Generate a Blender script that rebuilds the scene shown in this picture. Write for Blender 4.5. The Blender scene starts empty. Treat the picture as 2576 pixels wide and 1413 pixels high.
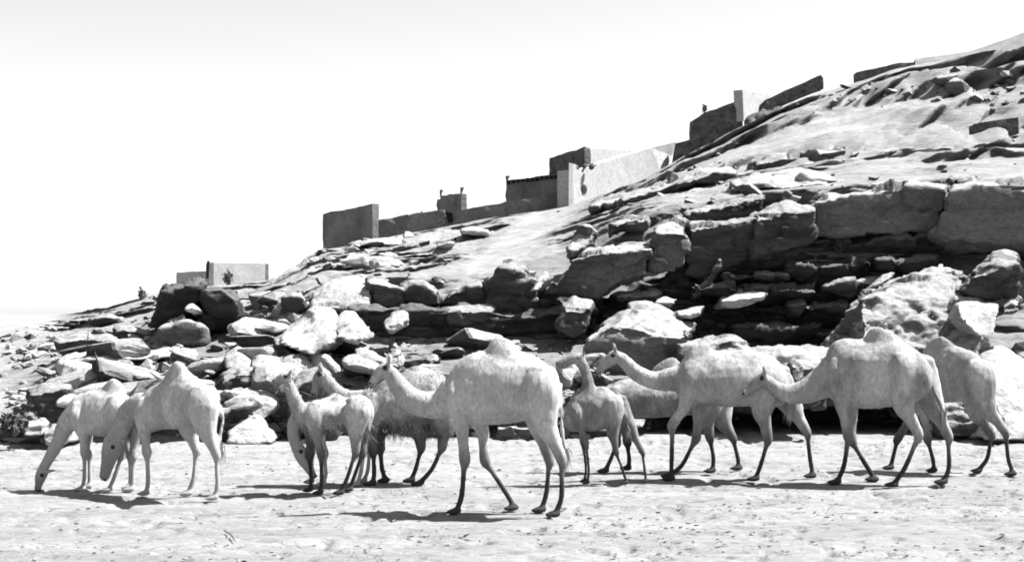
import bpy, bmesh, math, random
import numpy as np
from mathutils import Vector, Matrix

random.seed(7)
rng = np.random.default_rng(7)
scene = bpy.context.scene
COL = scene.collection

# ------------------------------------------------------------------ camera, sky, sun, exposure
CAM_H = 2.35                      # eye height, metres
FPX, CU, HV = 3577.0, 1288.0, 805.0   # focal length / centre column / horizon row, in units of a 2576 px wide picture
cam_d = bpy.data.cameras.new("camera")
cam = bpy.data.objects.new("camera", cam_d)
COL.objects.link(cam)
cam.location = (0, 0, CAM_H)
cam.rotation_euler = (math.radians(90), 0, 0)
cam_d.sensor_width = 36.0
cam_d.lens = 36.0 * FPX / 2576.0
cam_d.shift_y = (HV - 1413 / 2) / 2576.0
cam_d.clip_end = 5000
scene.camera = cam

SUN = Vector((0.56, 0.08, 0.82)).normalized()      # towards the sun: right, a little behind the camels, high
elev = math.asin(SUN.z)
azim = math.atan2(SUN.x, SUN.y)
world = bpy.data.worlds.new("World")
scene.world = world
world.use_nodes = True
nt = world.node_tree
sky = nt.nodes.new("ShaderNodeTexSky")
sky.sky_type = 'NISHITA'
sky.sun_disc = False
sky.sun_elevation = elev
sky.sun_rotation = azim
sky.air_density = 1.0
sky.dust_density = 0.8
sky.ozone_density = 1.0
bw = nt.nodes.new("ShaderNodeRGBToBW")
bg = nt.nodes["Background"]
bg.inputs[1].default_value = 0.065
nt.links.new(sky.outputs[0], bw.inputs[0])
nt.links.new(bw.outputs[0], bg.inputs[0])
sl = bpy.data.lights.new("sun", 'SUN')
sl.energy = 5.0
sl.angle = math.radians(0.5)
sl.color = (1.0, 0.995, 0.985)
so = bpy.data.objects.new("sun", sl)
COL.objects.link(so)
so.rotation_euler = SUN.to_track_quat('Z', 'Y').to_euler()
so.location = (20, 20, 60)
scene.view_settings.view_transform = 'Standard'
scene.view_settings.look = 'None'
scene.view_settings.gamma = 1.0
scene.view_settings.exposure = 2.0
scene.cycles.max_bounces = 6
scene.cycles.filter_width = 1.8

# ------------------------------------------------------------------ measuring frames (survey enlargements): origin u, v and scale
FR = {'U': (0, 0, 1), 'A': (0, 860.2, 3.288), 'B': (639.8, 860.2, 3.288), 'C': (975.3, 819.9, 2.826),
      'D': (1380.4, 860.2, 3.534), 'E': (1660.0, 819.9, 3.2107), 'F': (2060.5, 800.4, 3.074),
      '1': (0, 585.2, 1.707), '2': (585.2, 780.2, 2.233), '5': (715.2, 325.1, 2.716),
      '6': (1560.5, 32.5, 2.536), '7': (1300.4, 390.1, 2.718), '8': (1885.6, 325.1, 2.414)}


def at(fr, x, y, Y):
    ou, ov, s = FR[fr]
    u, v = ou + x / s, ov + y / s
    return Vector(((u - CU) / FPX * Y, Y, CAM_H - (v - HV) / FPX * Y))


# ------------------------------------------------------------------ noise
def _hash(ix, iy, iz, seed):
    h = (ix.astype(np.int64) * 374761393 + iy.astype(np.int64) * 668265263 + iz.astype(np.int64) * 2147483647 + seed * 1274126177)
    h = (h ^ (h >> 13)) * 1274126177
    h = h ^ (h >> 16)
    return ((h & 0xFFFFF) / float(0xFFFFF)) * 2 - 1


def vnoise(p, seed=0):
    f = np.floor(p)
    t = p - f
    t = t * t * t * (t * (t * 6 - 15) + 10)
    i = f.astype(np.int64)
    x, y, z = i[:, 0], i[:, 1], i[:, 2]
    out = 0
    for dx in (0, 1):
        wx = t[:, 0] if dx else 1 - t[:, 0]
        for dy in (0, 1):
            wy = t[:, 1] if dy else 1 - t[:, 1]
            for dz in (0, 1):
                wz = t[:, 2] if dz else 1 - t[:, 2]
                out = out + wx * wy * wz * _hash(x + dx, y + dy, z + dz, seed)
    return out


def fbm(p, octv=4, seed=0, gain=0.5, lac=2.03):
    a, s, out = 1.0, 0.0, 0
    for k in range(octv):
        out = out + a * vnoise(p + 17.3 * k, seed + k)
        s += a
        a *= gain
        p = p * lac
    return out / s


# ------------------------------------------------------------------ materials
def mat(name, c0, c1, scale=1.0, fine=14.0, bump=0.4, rough=0.92, dist=0.03, stretch=(1, 1, 1), detail=8.0, leg_shade=None, speck=0.0, lo=0.35, hi=0.65, lit_top=0.0, lit_tone=0.30, patch=0.0):
    m = bpy.data.materials.new(name)
    m.use_nodes = True
    n = m.node_tree
    N, L = n.nodes, n.links
    b = N["Principled BSDF"]
    b.inputs["Roughness"].default_value = rough
    b.inputs["Specular IOR Level"].default_value = 0.15
    tc = N.new("ShaderNodeTexCoord")
    oi = N.new("ShaderNodeObjectInfo")
    mul = N.new("ShaderNodeMath"); mul.operation = 'MULTIPLY'; mul.inputs[1].default_value = 57.0
    L.new(oi.outputs["Random"], mul.inputs[0])
    add = N.new("ShaderNodeVectorMath"); add.operation = 'ADD'
    L.new(tc.outputs["Object"], add.inputs[0]); L.new(mul.outputs[0], add.inputs[1])
    mp = N.new("ShaderNodeMapping"); mp.inputs["Scale"].default_value = stretch
    L.new(add.outputs[0], mp.inputs[0])
    n1 = N.new("ShaderNodeTexNoise"); n1.inputs["Scale"].default_value = scale; n1.inputs["Detail"].default_value = detail
    n1.inputs["Roughness"].default_value = 0.62
    L.new(mp.outputs[0], n1.inputs["Vector"])
    r1 = N.new("ShaderNodeMapRange"); r1.inputs[1].default_value = lo; r1.inputs[2].default_value = hi
    L.new(n1.outputs[0], r1.inputs[0])
    mx = N.new("ShaderNodeMix"); mx.data_type = 'RGBA'
    mx.inputs[6].default_value = (c0, c0, c0, 1); mx.inputs[7].default_value = (c1, c1, c1, 1)
    L.new(r1.outputs[0], mx.inputs[0])
    n2 = N.new("ShaderNodeTexNoise"); n2.inputs["Scale"].default_value = fine; n2.inputs["Detail"].default_value = 6
    n2.inputs["Roughness"].default_value = 0.7
    L.new(mp.outputs[0], n2.inputs["Vector"])
    r2 = N.new("ShaderNodeMapRange"); r2.inputs[1].default_value = 0.3; r2.inputs[2].default_value = 0.7
    r2.inputs[3].default_value = 0.72; r2.inputs[4].default_value = 1.25
    L.new(n2.outputs[0], r2.inputs[0])
    m2 = N.new("ShaderNodeMix"); m2.data_type = 'RGBA'; m2.blend_type = 'MULTIPLY'; m2.inputs[0].default_value = 1.0
    L.new(mx.outputs[2], m2.inputs[6]); L.new(r2.outputs[0], m2.inputs[7])
    col = m2.outputs[2]
    if leg_shade is not None:            # shade on the lower legs, painted into the coat colour
        sx = N.new("ShaderNodeSeparateXYZ"); L.new(tc.outputs["Object"], sx.inputs[0])
        ad = N.new("ShaderNodeMath"); ad.operation = 'MULTIPLY_ADD'; ad.inputs[1].default_value = 0.5
        L.new(n1.outputs[0], ad.inputs[0]); L.new(sx.outputs[2], ad.inputs[2])
        r3 = N.new("ShaderNodeMapRange"); r3.inputs[1].default_value = 0.65; r3.inputs[2].default_value = 1.2
        L.new(ad.outputs[0], r3.inputs[0])
        m3 = N.new("ShaderNodeMix"); m3.data_type = 'RGBA'
        m3.inputs[6].default_value = (leg_shade, leg_shade, leg_shade, 1)
        L.new(r3.outputs[0], m3.inputs[0]); L.new(col, m3.inputs[7])
        col = m3.outputs[2]
    L.new(col, b.inputs["Base Color"])
    bp = N.new("ShaderNodeBump"); bp.inputs["Strength"].default_value = bump; bp.inputs["Distance"].default_value = dist
    if patch:                      # darker, shaggier patches of coat
        n7 = N.new("ShaderNodeTexNoise"); n7.inputs["Scale"].default_value = 2.4; n7.inputs["Detail"].default_value = 5
        n7.inputs["Roughness"].default_value = 0.6
        L.new(mp.outputs[0], n7.inputs["Vector"])
        r7 = N.new("ShaderNodeMapRange"); r7.inputs[1].default_value = 0.40; r7.inputs[2].default_value = 0.54
        r7.inputs[3].default_value = 1.0 - patch; r7.inputs[4].default_value = 1.0
        L.new(n7.outputs[0], r7.inputs[0])
        m7 = N.new("ShaderNodeMix"); m7.data_type = 'RGBA'; m7.blend_type = 'MULTIPLY'; m7.inputs[0].default_value = 1.0
        L.new(col, m7.inputs[6]); L.new(r7.outputs[0], m7.inputs[7])
        col = m7.outputs[2]
        L.new(col, b.inputs["Base Color"])
    if lit_top:                       # sunlit tops painted in: upward faces mixed to a paler tone
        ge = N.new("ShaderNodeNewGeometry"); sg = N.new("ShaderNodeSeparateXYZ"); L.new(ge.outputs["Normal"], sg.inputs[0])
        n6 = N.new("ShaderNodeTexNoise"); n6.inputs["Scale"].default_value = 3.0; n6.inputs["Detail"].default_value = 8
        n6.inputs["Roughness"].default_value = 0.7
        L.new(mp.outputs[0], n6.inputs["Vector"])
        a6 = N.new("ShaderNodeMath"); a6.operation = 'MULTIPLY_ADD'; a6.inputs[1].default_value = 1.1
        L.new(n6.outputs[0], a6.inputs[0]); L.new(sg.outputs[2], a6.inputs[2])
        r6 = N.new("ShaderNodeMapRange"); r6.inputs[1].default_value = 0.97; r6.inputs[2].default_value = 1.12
        r6.inputs[4].default_value = lit_top
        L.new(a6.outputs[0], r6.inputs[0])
        m6 = N.new("ShaderNodeMix"); m6.data_type = 'RGBA'; m6.inputs[7].default_value = (lit_tone, lit_tone, lit_tone, 1)
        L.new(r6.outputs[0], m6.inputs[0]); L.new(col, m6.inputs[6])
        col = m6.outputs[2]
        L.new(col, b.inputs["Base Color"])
    if speck:
        n4 = N.new("ShaderNodeTexNoise"); n4.inputs["Scale"].default_value = 4.2; n4.inputs["Detail"].default_value = 9
        n4.inputs["Roughness"].default_value = 0.72; n4.inputs["Distortion"].default_value = 0.4
        L.new(mp.outputs[0], n4.inputs["Vector"])
        r4 = N.new("ShaderNodeMapRange"); r4.inputs[1].default_value = 0.36; r4.inputs[2].default_value = 0.47
        r4.inputs[3].default_value = 1.0 - speck; r4.inputs[4].default_value = 1.0
        L.new(n4.outputs[0], r4.inputs[0])
        m5 = N.new("ShaderNodeMix"); m5.data_type = 'RGBA'; m5.blend_type = 'MULTIPLY'; m5.inputs[0].default_value = 1.0
        L.new(col, m5.inputs[6]); L.new(r4.outputs[0], m5.inputs[7])
        L.new(m5.outputs[2], b.inputs["Base Color"])
        bq = N.new("ShaderNodeBump"); bq.inputs["Strength"].default_value = 0.9; bq.inputs["Distance"].default_value = 0.11
        L.new(n4.outputs[0], bq.inputs["Height"])
        L.new(bq.outputs[0], bp.inputs["Normal"])
    L.new(n2.outputs[0], bp.inputs["Height"])
    L.new(bp.outputs[0], b.inputs["Normal"])
    return m


M = {
    'sand': mat("sand", 0.185, 0.262, 0.9, 12.0, 1.0, dist=0.045, stretch=(0.45, 1.3, 1), speck=0.12),
    'sandp': mat("pale_drift_sand", 0.16, 0.235, 0.9, 9.0, 0.9, dist=0.05, stretch=(0.35, 0.6, 2.0), speck=0.25),
    'hill': mat("hill_rock_and_sand", 0.06, 0.15, 0.8, 7.0, 0.9, dist=0.08, stretch=(0.4, 0.4, 3.2), speck=0.5, lit_top=0.6, lit_tone=0.24),
    'hilld': mat("dark_talus_rock", 0.035, 0.10, 0.8, 7.0, 0.9, dist=0.08, stretch=(0.5, 0.5, 2.6), speck=0.5, lit_top=0.35),
    'rock': mat("grey_rock", 0.055, 0.12, 1.3, 11.0, 0.9, dist=0.07, stretch=(0.8, 0.8, 1.6), speck=0.45, lit_top=0.85),
    'rockm': mat("mid_grey_rock", 0.10, 0.16, 1.3, 11.0, 0.9, dist=0.07, stretch=(0.8, 0.8, 1.6), speck=0.35, lit_top=0.85),
    'rockd': mat("dark_rock", 0.035, 0.09, 1.3, 11.0, 0.9, dist=0.07, stretch=(0.7, 0.7, 2.4), speck=0.45, lit_top=0.75),  # darker base grey for blocks, ledges and loose stones
    'rockx': mat("shade_black_rock", 0.02, 0.05, 1.3, 11.0, 0.9, dist=0.07, stretch=(0.7, 0.7, 2.6), speck=0.45, lit_top=0.25),  # shade of the hollows painted as near-black colour; the left crags share it
    'rockp': mat("pale_rock", 0.25, 0.36, 1.3, 11.0, 0.8, dist=0.05, speck=0.4),
    'mud': mat("mud_plaster", 0.09, 0.15, 0.8, 9.0, 0.7, dist=0.05, speck=0.3),
    'white': mat("white_plaster_and_lit_wall", 0.235, 0.265, 0.5, 7.0, 0.3, dist=0.02),  # real plaster, and two house flanks with sunlight painted in
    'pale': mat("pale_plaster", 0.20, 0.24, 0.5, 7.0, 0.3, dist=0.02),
    'dark': mat("timber_and_hole_shade", 0.006, 0.012, 2.0, 9.0, 0.3),  # timber, and the painted shade of the wall breach
    'stone': mat("rubble_masonry", 0.05, 0.12, 2.6, 8.0, 0.9, dist=0.1, speck=0.6),
    'leaf': mat("dusty_leaf", 0.05, 0.09, 2.0, 9.0, 0.2),
    'twig': mat("dry_twig", 0.06, 0.10, 3.0, 20.0, 0.2),
    'eye': mat("eye_black", 0.01, 0.02, 2.0, 9.0, 0.0, rough=0.2),
    'coat_w': mat("white_camel_coat", 0.27, 0.40, 3.0, 30.0, 0.5, dist=0.012, leg_shade=0.25, patch=0.25, stretch=(1, 1, 0.45)),
    'coat_f': mat("front_camel_coat", 0.28, 0.38, 3.0, 30.0, 0.5, dist=0.012, leg_shade=0.035, patch=0.2, stretch=(1, 1, 0.45)),
    'coat_p': mat("pale_camel_coat", 0.21, 0.34, 3.0, 30.0, 0.5, dist=0.012, leg_shade=0.03, patch=0.35, stretch=(1, 1, 0.45)),
    'coat_g': mat("grey_dun_camel_coat", 0.16, 0.29, 3.0, 30.0, 0.6, dist=0.012, leg_shade=0.035, patch=0.4, stretch=(1, 1, 0.45)),
    'coat_d': mat("dark_dun_camel_coat", 0.08, 0.22, 3.4, 30.0, 0.6, dist=0.012, leg_shade=0.03, patch=0.45, stretch=(1, 1, 0.45)),
}


# ------------------------------------------------------------------ object helpers
def link(name, mesh, m=None, parent=None, label=None, cat=None, group=None, kind=None, loc=None):
    o = bpy.data.objects.new(name, mesh)
    COL.objects.link(o)
    if m is not None and mesh is not None and len(mesh.materials) == 0:
        mesh.materials.append(M[m] if isinstance(m, str) else m)
    if parent is not None:
        o.parent = parent
    if loc is not None:
        o.location = loc
    for k, v in (('label', label), ('category', cat), ('group', group), ('kind', kind)):
        if v:
            o[k] = v
    return o


def empty(name, loc, label, cat, group=None):
    return link(name, None, None, None, label, cat, group, None, loc)


def npmesh(name, V, Fc, smooth=True):
    me = bpy.data.meshes.new(name)
    me.from_pydata([tuple(map(float, v)) for v in V], [], [tuple(int(i) for i in f) for f in Fc])
    me.update()
    if smooth:
        me.polygons.foreach_set('use_smooth', [True] * len(me.polygons))
    return me


def fastmesh(name, V, T, smooth=True):
    """V (n,3) array, T (m,k) array with constant k"""
    me = bpy.data.meshes.new(name)
    k = T.shape[1]
    me.vertices.add(len(V)); me.vertices.foreach_set('co', np.ascontiguousarray(V, dtype=np.float32).ravel())
    me.loops.add(T.size); me.loops.foreach_set('vertex_index', np.ascontiguousarray(T, dtype=np.int32).ravel())
    me.polygons.add(len(T)); me.polygons.foreach_set('loop_start', np.arange(0, T.size, k, dtype=np.int32))
    me.polygons.foreach_set('use_smooth', np.full(len(T), smooth, dtype=bool))
    me.update(calc_edges=True)
    me.validate()
    return me


def evaluated(me, setup):
    o = bpy.data.objects.new("tmp", me)
    COL.objects.link(o)
    setup(o)
    dg = bpy.context.evaluated_depsgraph_get()
    r = bpy.data.meshes.new_from_object(o.evaluated_get(dg))
    bpy.data.objects.remove(o)
    return r


def voxel(me, size):
    def f(o):
        md = o.modifiers.new("r", 'REMESH'); md.mode = 'VOXEL'; md.voxel_size = size; md.use_smooth_shade = True
    r = evaluated(me, f)
    bpy.data.meshes.remove(me)
    return r


def co(me):
    a = np.empty(len(me.vertices) * 3, dtype=np.float32)
    me.vertices.foreach_get('co', a)
    return a.reshape(-1, 3).astype(np.float64)


def nor(me):
    a = np.empty(len(me.vertices) * 3, dtype=np.float32)
    me.vertex_normals.foreach_get('vector', a)
    return a.reshape(-1, 3).astype(np.float64)


def setco(me, V):
    me.vertices.foreach_set('co', V.astype(np.float32).ravel())
    me.update()


def relax(me, n, f=0.5):
    e = np.empty(len(me.edges) * 2, dtype=np.int32)
    me.edges.foreach_get('vertices', e)
    e = e.reshape(-1, 2)
    V = co(me)
    cnt = np.bincount(e.ravel(), minlength=len(V)).astype(float)[:, None]
    cnt[cnt == 0] = 1
    for _ in range(n):
        S = np.zeros_like(V)
        for k in range(3):
            S[:, k] = np.bincount(e[:, 0], V[e[:, 1], k], len(V)) + np.bincount(e[:, 1], V[e[:, 0], k], len(V))
        V = V + f * (S / cnt - V)
    setco(me, V)


def smooth_shade(me, s=True):
    me.polygons.foreach_set('use_smooth', [s] * len(me.polygons))


# ------------------------------------------------------------------ the ground: one sheet to the horizon
def axis(fine0, fine1, step, far, back=None):
    a = list(np.arange(fine0, fine1 + 1e-6, step))
    s, x = step, fine1
    while x < far:
        s *= 1.35; x += s; a.append(x)
    s, x = step, fine0
    lowlim = back if back is not None else -far
    while x > lowlim:
        s *= 1.35; x -= s; a.insert(0, x)
    return np.array(a)


def ground():
    xs = axis(-9, 9, 0.05, 1500)
    ys = axis(10, 26, 0.05, 3000, -300)
    X, Yg = np.meshgrid(xs, ys)
    P = np.stack([X.ravel(), Yg.ravel(), np.zeros(X.size)], 1)
    near = np.clip(1 - np.maximum(np.abs(P[:, 0]) - 9, 0) / 20, 0, 1) * np.clip(1 - np.maximum(P[:, 1] - 26, 0) / 20, 0, 1)
    q = P.copy(); q[:, 2] = 0
    z = 0.03 * fbm(q * 0.7, 3, 3) + 0.016 * fbm(q * 2.3, 3, 9)
    pits = np.clip(vnoise(q * 3.4, 21) - 0.45, 0, 1) * 0.16 + np.clip(vnoise(q * 6.5 + 3, 22) - 0.45, 0, 1) * 0.16
    P[:, 2] = (z - pits) * near - 0.012
    nx, ny = len(xs), len(ys)
    i = np.arange(ny - 1)[:, None] * nx + np.arange(nx - 1)[None, :]
    T = np.stack([i, i + 1, i + nx + 1, i + nx], -1).reshape(-1, 4)
    link("sandy_ground", fastmesh("sandy_ground", P, T), 'sand', kind='structure')


ground()

# ------------------------------------------------------------------ the hillside: contour rows (v, distance) at a set of columns
HC = {
    -900: [(1130, 0), (1010, 33), (940, 42), (890, 55), (860, 70), (838, 90), (818, 115), (797, 150)],
    0: [(1125, 0), (1010, 30.5), (935, 37), (890, 46), (855, 58), (830, 72), (808, 92), (788, 115)],
    150: [(1118, 0), (1010, 29.2), (930, 32.5), (880, 38), (850, 46), (830, 58), (815, 75), (792, 95)],
    300: [(1110, 0), (1010, 28.8), (930, 31), (880, 33.5), (830, 38), (800, 45), (785, 52), (768, 60)],
    450: [(1108, 0), (1010, 28.8), (930, 31), (870, 33.5), (800, 38), (765, 44), (745, 52), (724, 60)],
    600: [(1105, 0), (1010, 29), (930, 31), (860, 33.5), (790, 37.5), (750, 43), (728, 52), (714, 60)],
    690: [(1100, 0), (1000, 29), (920, 31), (850, 33.5), (780, 36.5), (735, 42), (718, 50), (705, 60)],
    800: [(1095, 0), (1000, 29.2), (920, 31), (840, 33.5), (740, 36.8), (690, 42), (660, 55), (636, 67)],
    1000: [(1095, 0), (1000, 29.5), (920, 31.3), (840, 34), (730, 36.8), (670, 42), (632, 55), (594, 68)],
    1200: [(1095, 0), (1000, 29.8), (920, 31.5), (830, 34.2), (720, 36.6), (655, 44), (605, 56), (556, 68)],
    1440: [(1095, 0), (1010, 30), (920, 31.8), (830, 34.5), (700, 36.8), (605, 44), (558, 55), (516, 67)],
    1600: [(1096, 0), (1010, 30.3), (920, 32), (830, 34.8), (690, 36.8), (545, 40), (505, 50), (462, 68)],
    1700: [(1065, 0), (1010, 33.4), (915, 34.6), (815, 35.6), (670, 36.9), (520, 39), (470, 50), (405, 70)],
    1780: [(1056, 0), (1012, 34.0), (890, 35.2), (800, 36.0), (655, 37), (510, 38.8), (452, 50), (365, 71)],
    1850: [(1055, 0), (1012, 34.2), (890, 35.4), (800, 36.2), (640, 37), (500, 38.5), (435, 50), (325, 73)],
    2000: [(1055, 0), (1012, 34.2), (890, 35.5), (790, 36.4), (620, 37.2), (490, 38), (415, 48), (255, 74)],
    2150: [(1055, 0), (1012, 34.2), (880, 35.5), (780, 36.4), (610, 37.2), (475, 38), (395, 48), (210, 76)],
    2260: [(1060, 0), (1010, 33.6), (875, 35), (780, 36.2), (615, 37), (465, 38), (385, 48), (170, 76)],
    2330: [(1088, 0), (1000, 30.6), (870, 32), (780, 35.6), (620, 36.9), (462, 38), (382, 48), (160, 76)],
    2576: [(1080, 0), (990, 30), (870, 31.5), (780, 34), (640, 36.2), (450, 37.5), (370, 48), (128, 76)],
    3000: [(1080, 0), (990, 30), (870, 31.5), (780, 34), (640, 36.2), (430, 37.5), (350, 48), (70, 76)],
    3800: [(1080, 0), (990, 30), (870, 31.5), (780, 34), (640, 36.2), (400, 37.5), (320, 48), (20, 76)],
}


def hillside():
    us = sorted(HC)
    R = 8
    vv = np.array([[HC[u][k][0] for u in us] for k in range(R)], float)
    YY = np.array([[HC[u][k][1] for u in us] for k in range(R)], float)
    YY[0] = CAM_H * FPX / (vv[0] - HV) - 0.3
    U = np.arange(-900, 3800, 7.0)
    vr = np.array([np.interp(U, us, vv[k]) for k in range(R)])
    yr = np.array([np.interp(U, us, YY[k]) for k in range(R)])
    ker = np.hanning(15); ker /= ker.sum()
    for k in range(R):
        vr[k] = np.convolve(np.pad(vr[k], 7, mode='edge'), ker, 'valid')
        yr[k] = np.convolve(np.pad(yr[k], 7, mode='edge'), ker, 'valid')
    zr = CAM_H - (vr - HV) / FPX * yr
    zr[0] = -0.25
    # ridge falls away behind
    yr = np.vstack([yr, yr[-1:] + 12, yr[-1:] + 60])
    zr = np.vstack([zr, zr[-1:] - 0.6, zr[-1:] * 0.4])
    sub = [26, 30, 34, 40, 44, 40, 46, 14, 10]
    ts = np.concatenate([k + np.arange(n) / n for k, n in enumerate(sub)] + [[9.0]])
    nu, ntt = len(U), len(ts)
    tt, uu = np.meshgrid(ts, U, indexing='ij')
    flat = np.stack([uu.ravel() / 240.0, tt.ravel() * 1.5, np.zeros(tt.size)], 1)
    w = fbm(flat, 4, 40).reshape(tt.shape)
    msk = np.clip(0.55 + 1.3 * fbm(flat * np.array([0.5, 1, 1]) + 50, 3, 60).reshape(tt.shape), 0, 1)
    # the sand chute below the white house and the open slopes on the far left stay smooth
    chute = np.exp(-((uu - (1270 + (tt - 5) * 75)) / 78) ** 2) * np.clip((tt - 4.2) / 0.4, 0, 1)
    left = np.clip((240 - uu) / 160, 0, 1)
    shelf = np.clip((uu - 1640) / 60, 0, 1) * np.clip((2330 - uu) / 150, 0.35, 1) * np.exp(-((tt - 6.36) / 0.16) ** 4)
    msk = np.where(tt > 5.0, np.clip(msk * 1.5, 0, 1), msk)
    belowfort = np.clip((uu - 720) / 60, 0, 1) * np.clip((1240 - uu) / 60, 0, 1) * np.clip((tt - 4.6) / 0.3, 0, 1)
    msk = np.maximum(msk, 0.9 * belowfort)
    msk = msk * (1 - 0.8 * shelf)
    msk = msk * (1 - np.clip(chute * 1.3, 0, 1)) * (1 - 0.85 * left)
    k = 3.4
    x = tt * k + w * 1.1 + 0.0 * uu
    fl = np.floor(x); fr = x - fl
    g = np.clip((fr - 0.5) / 0.5, 0, 1)
    tstep = np.clip((fl + g - w * 1.1) / k, 0, 9)
    ty = tt + (tstep - tt) * msk
    ty = np.where(tt > 6.9, tt, ty)

    def samp(A, tq):
        i = np.clip(np.floor(tq).astype(int), 0, A.shape[0] - 2)
        f = tq - i
        j = np.broadcast_to(np.arange(nu)[None, :], tq.shape)
        return A[i, j] * (1 - f) + A[i + 1, j] * f
    Y = samp(yr, ty)
    Z = samp(zr, tt)
    X = (uu - CU) / FPX * samp(yr, tt)
    P = np.stack([X.ravel(), Y.ravel(), Z.ravel()], 1)
    far = np.clip((P[:, 1] - 30) / 40, 0, 1)
    n1 = fbm(P * np.array([0.3, 0.4, 1.0]), 5, 5)
    n2 = fbm(P * np.array([1.3, 1.3, 3.6]), 4, 15)
    amp = (0.16 + 0.34 * msk.ravel()) * np.clip(tt.ravel() / 0.5, 0.1, 1) * np.where(tt.ravel() > 6.62, 0.35, 1) * (1 - 0.6 * left.ravel())
    P[:, 1] -= (n1 * 1.1 + n2 * 0.45) * amp
    P[:, 2] += (n1 * 0.5 + n2 * 0.2) * amp
    i = np.arange(ntt - 1)[:, None] * nu + np.arange(nu - 1)[None, :]
    T = np.stack([i, i + 1, i + nu + 1, i + nu], -1).reshape(-1, 4)
    me = fastmesh("rocky_hillside", P, T)
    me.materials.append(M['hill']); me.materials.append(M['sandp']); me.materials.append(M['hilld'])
    soft = np.maximum(np.maximum(np.clip(chute * 1.3, 0, 1), shelf), left) + 0.25 * fbm(flat * 6, 3, 90).reshape(tt.shape)
    fm = (soft.ravel()[T[:, 0]] > 0.5).astype(np.int32)
    low = (tt + 0.5 * w).ravel()[T[:, 0]] < np.interp(uu.ravel()[T[:, 0]], [0, 300, 700, 1300, 1600, 2600], [2.0, 3.2, 4.0, 4.3, 4.9, 5.0])
    fm = np.where((fm == 0) & low, 2, fm).astype(np.int32)
    me.polygons.foreach_set('material_index', fm)
    return link("rocky_hillside", me, 'hill', kind='structure')


hill = hillside()


def far_hill():
    V, Fc = [], []
    us = np.linspace(2300, 3600, 40)
    prof = np.interp(us, [2300, 2440, 2576, 2800, 3200, 3600], [150, 131, 84, 40, 10, 60])
    n = len(us)
    rows = 8
    for r in range(rows):
        f = r / (rows - 1)
        for u, v in zip(us, prof):
            Yd = 95 + 25 * f
            zt = CAM_H - (v - HV) / FPX * 120
            V.append(((u - CU) / FPX * Yd, Yd, 10 + (zt - 10) * f))
    P = np.array(V)
    P[:, 1] -= fbm(P * 0.15, 3, 4) * 2.0
    i = np.arange(rows - 1)[:, None] * n + np.arange(n - 1)[None, :]
    T = np.stack([i, i + 1, i + n + 1, i + n], -1).reshape(-1, 4)
    back = P[-n:].copy(); back[:, 1] += 60; back[:, 2] = 0
    P2 = np.vstack([P, back]); b0 = (rows - 1) * n
    j = np.arange(n - 1)
    T2 = np.stack([b0 + j, b0 + j + 1, len(P) + j + 1, len(P) + j], -1)
    link("far_hill", fastmesh("far_hill", P2, np.vstack([T, T2])), 'mud', kind='structure')


far_hill()


# ------------------------------------------------------------------ traced rock masses
def resample(pts, n):
    pts = np.array(pts, float)
    d = np.concatenate([[0], np.cumsum(np.hypot(*np.diff(pts, axis=0).T))])
    s = np.linspace(0, d[-1], n)
    return np.stack([np.interp(s, d, pts[:, 0]), np.interp(s, d, pts[:, 1])], 1)


def chips(P, freq, seed):
    q = P * freq
    f = np.floor(q).astype(np.int64)
    best = np.full(len(q), 1e9); val = np.zeros(len(q))
    for dx in (-1, 0, 1):
        for dy in (-1, 0, 1):
            for dz in (-1, 0, 1):
                c = f + np.array([dx, dy, dz])
                j = [_hash(c[:, 0], c[:, 1], c[:, 2], seed + k) for k in range(6)]
                o = q - (c + 0.5 + 0.45 * np.stack(j[:3], 1))
                d2 = (o * o).sum(1)
                v = (o * np.stack(j[3:], 1)).sum(1) + 0.4 * j[0]
                m = d2 < best
                best = np.where(m, d2, best); val = np.where(m, v, val)
    return val / freq


ROCKS = []


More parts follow.
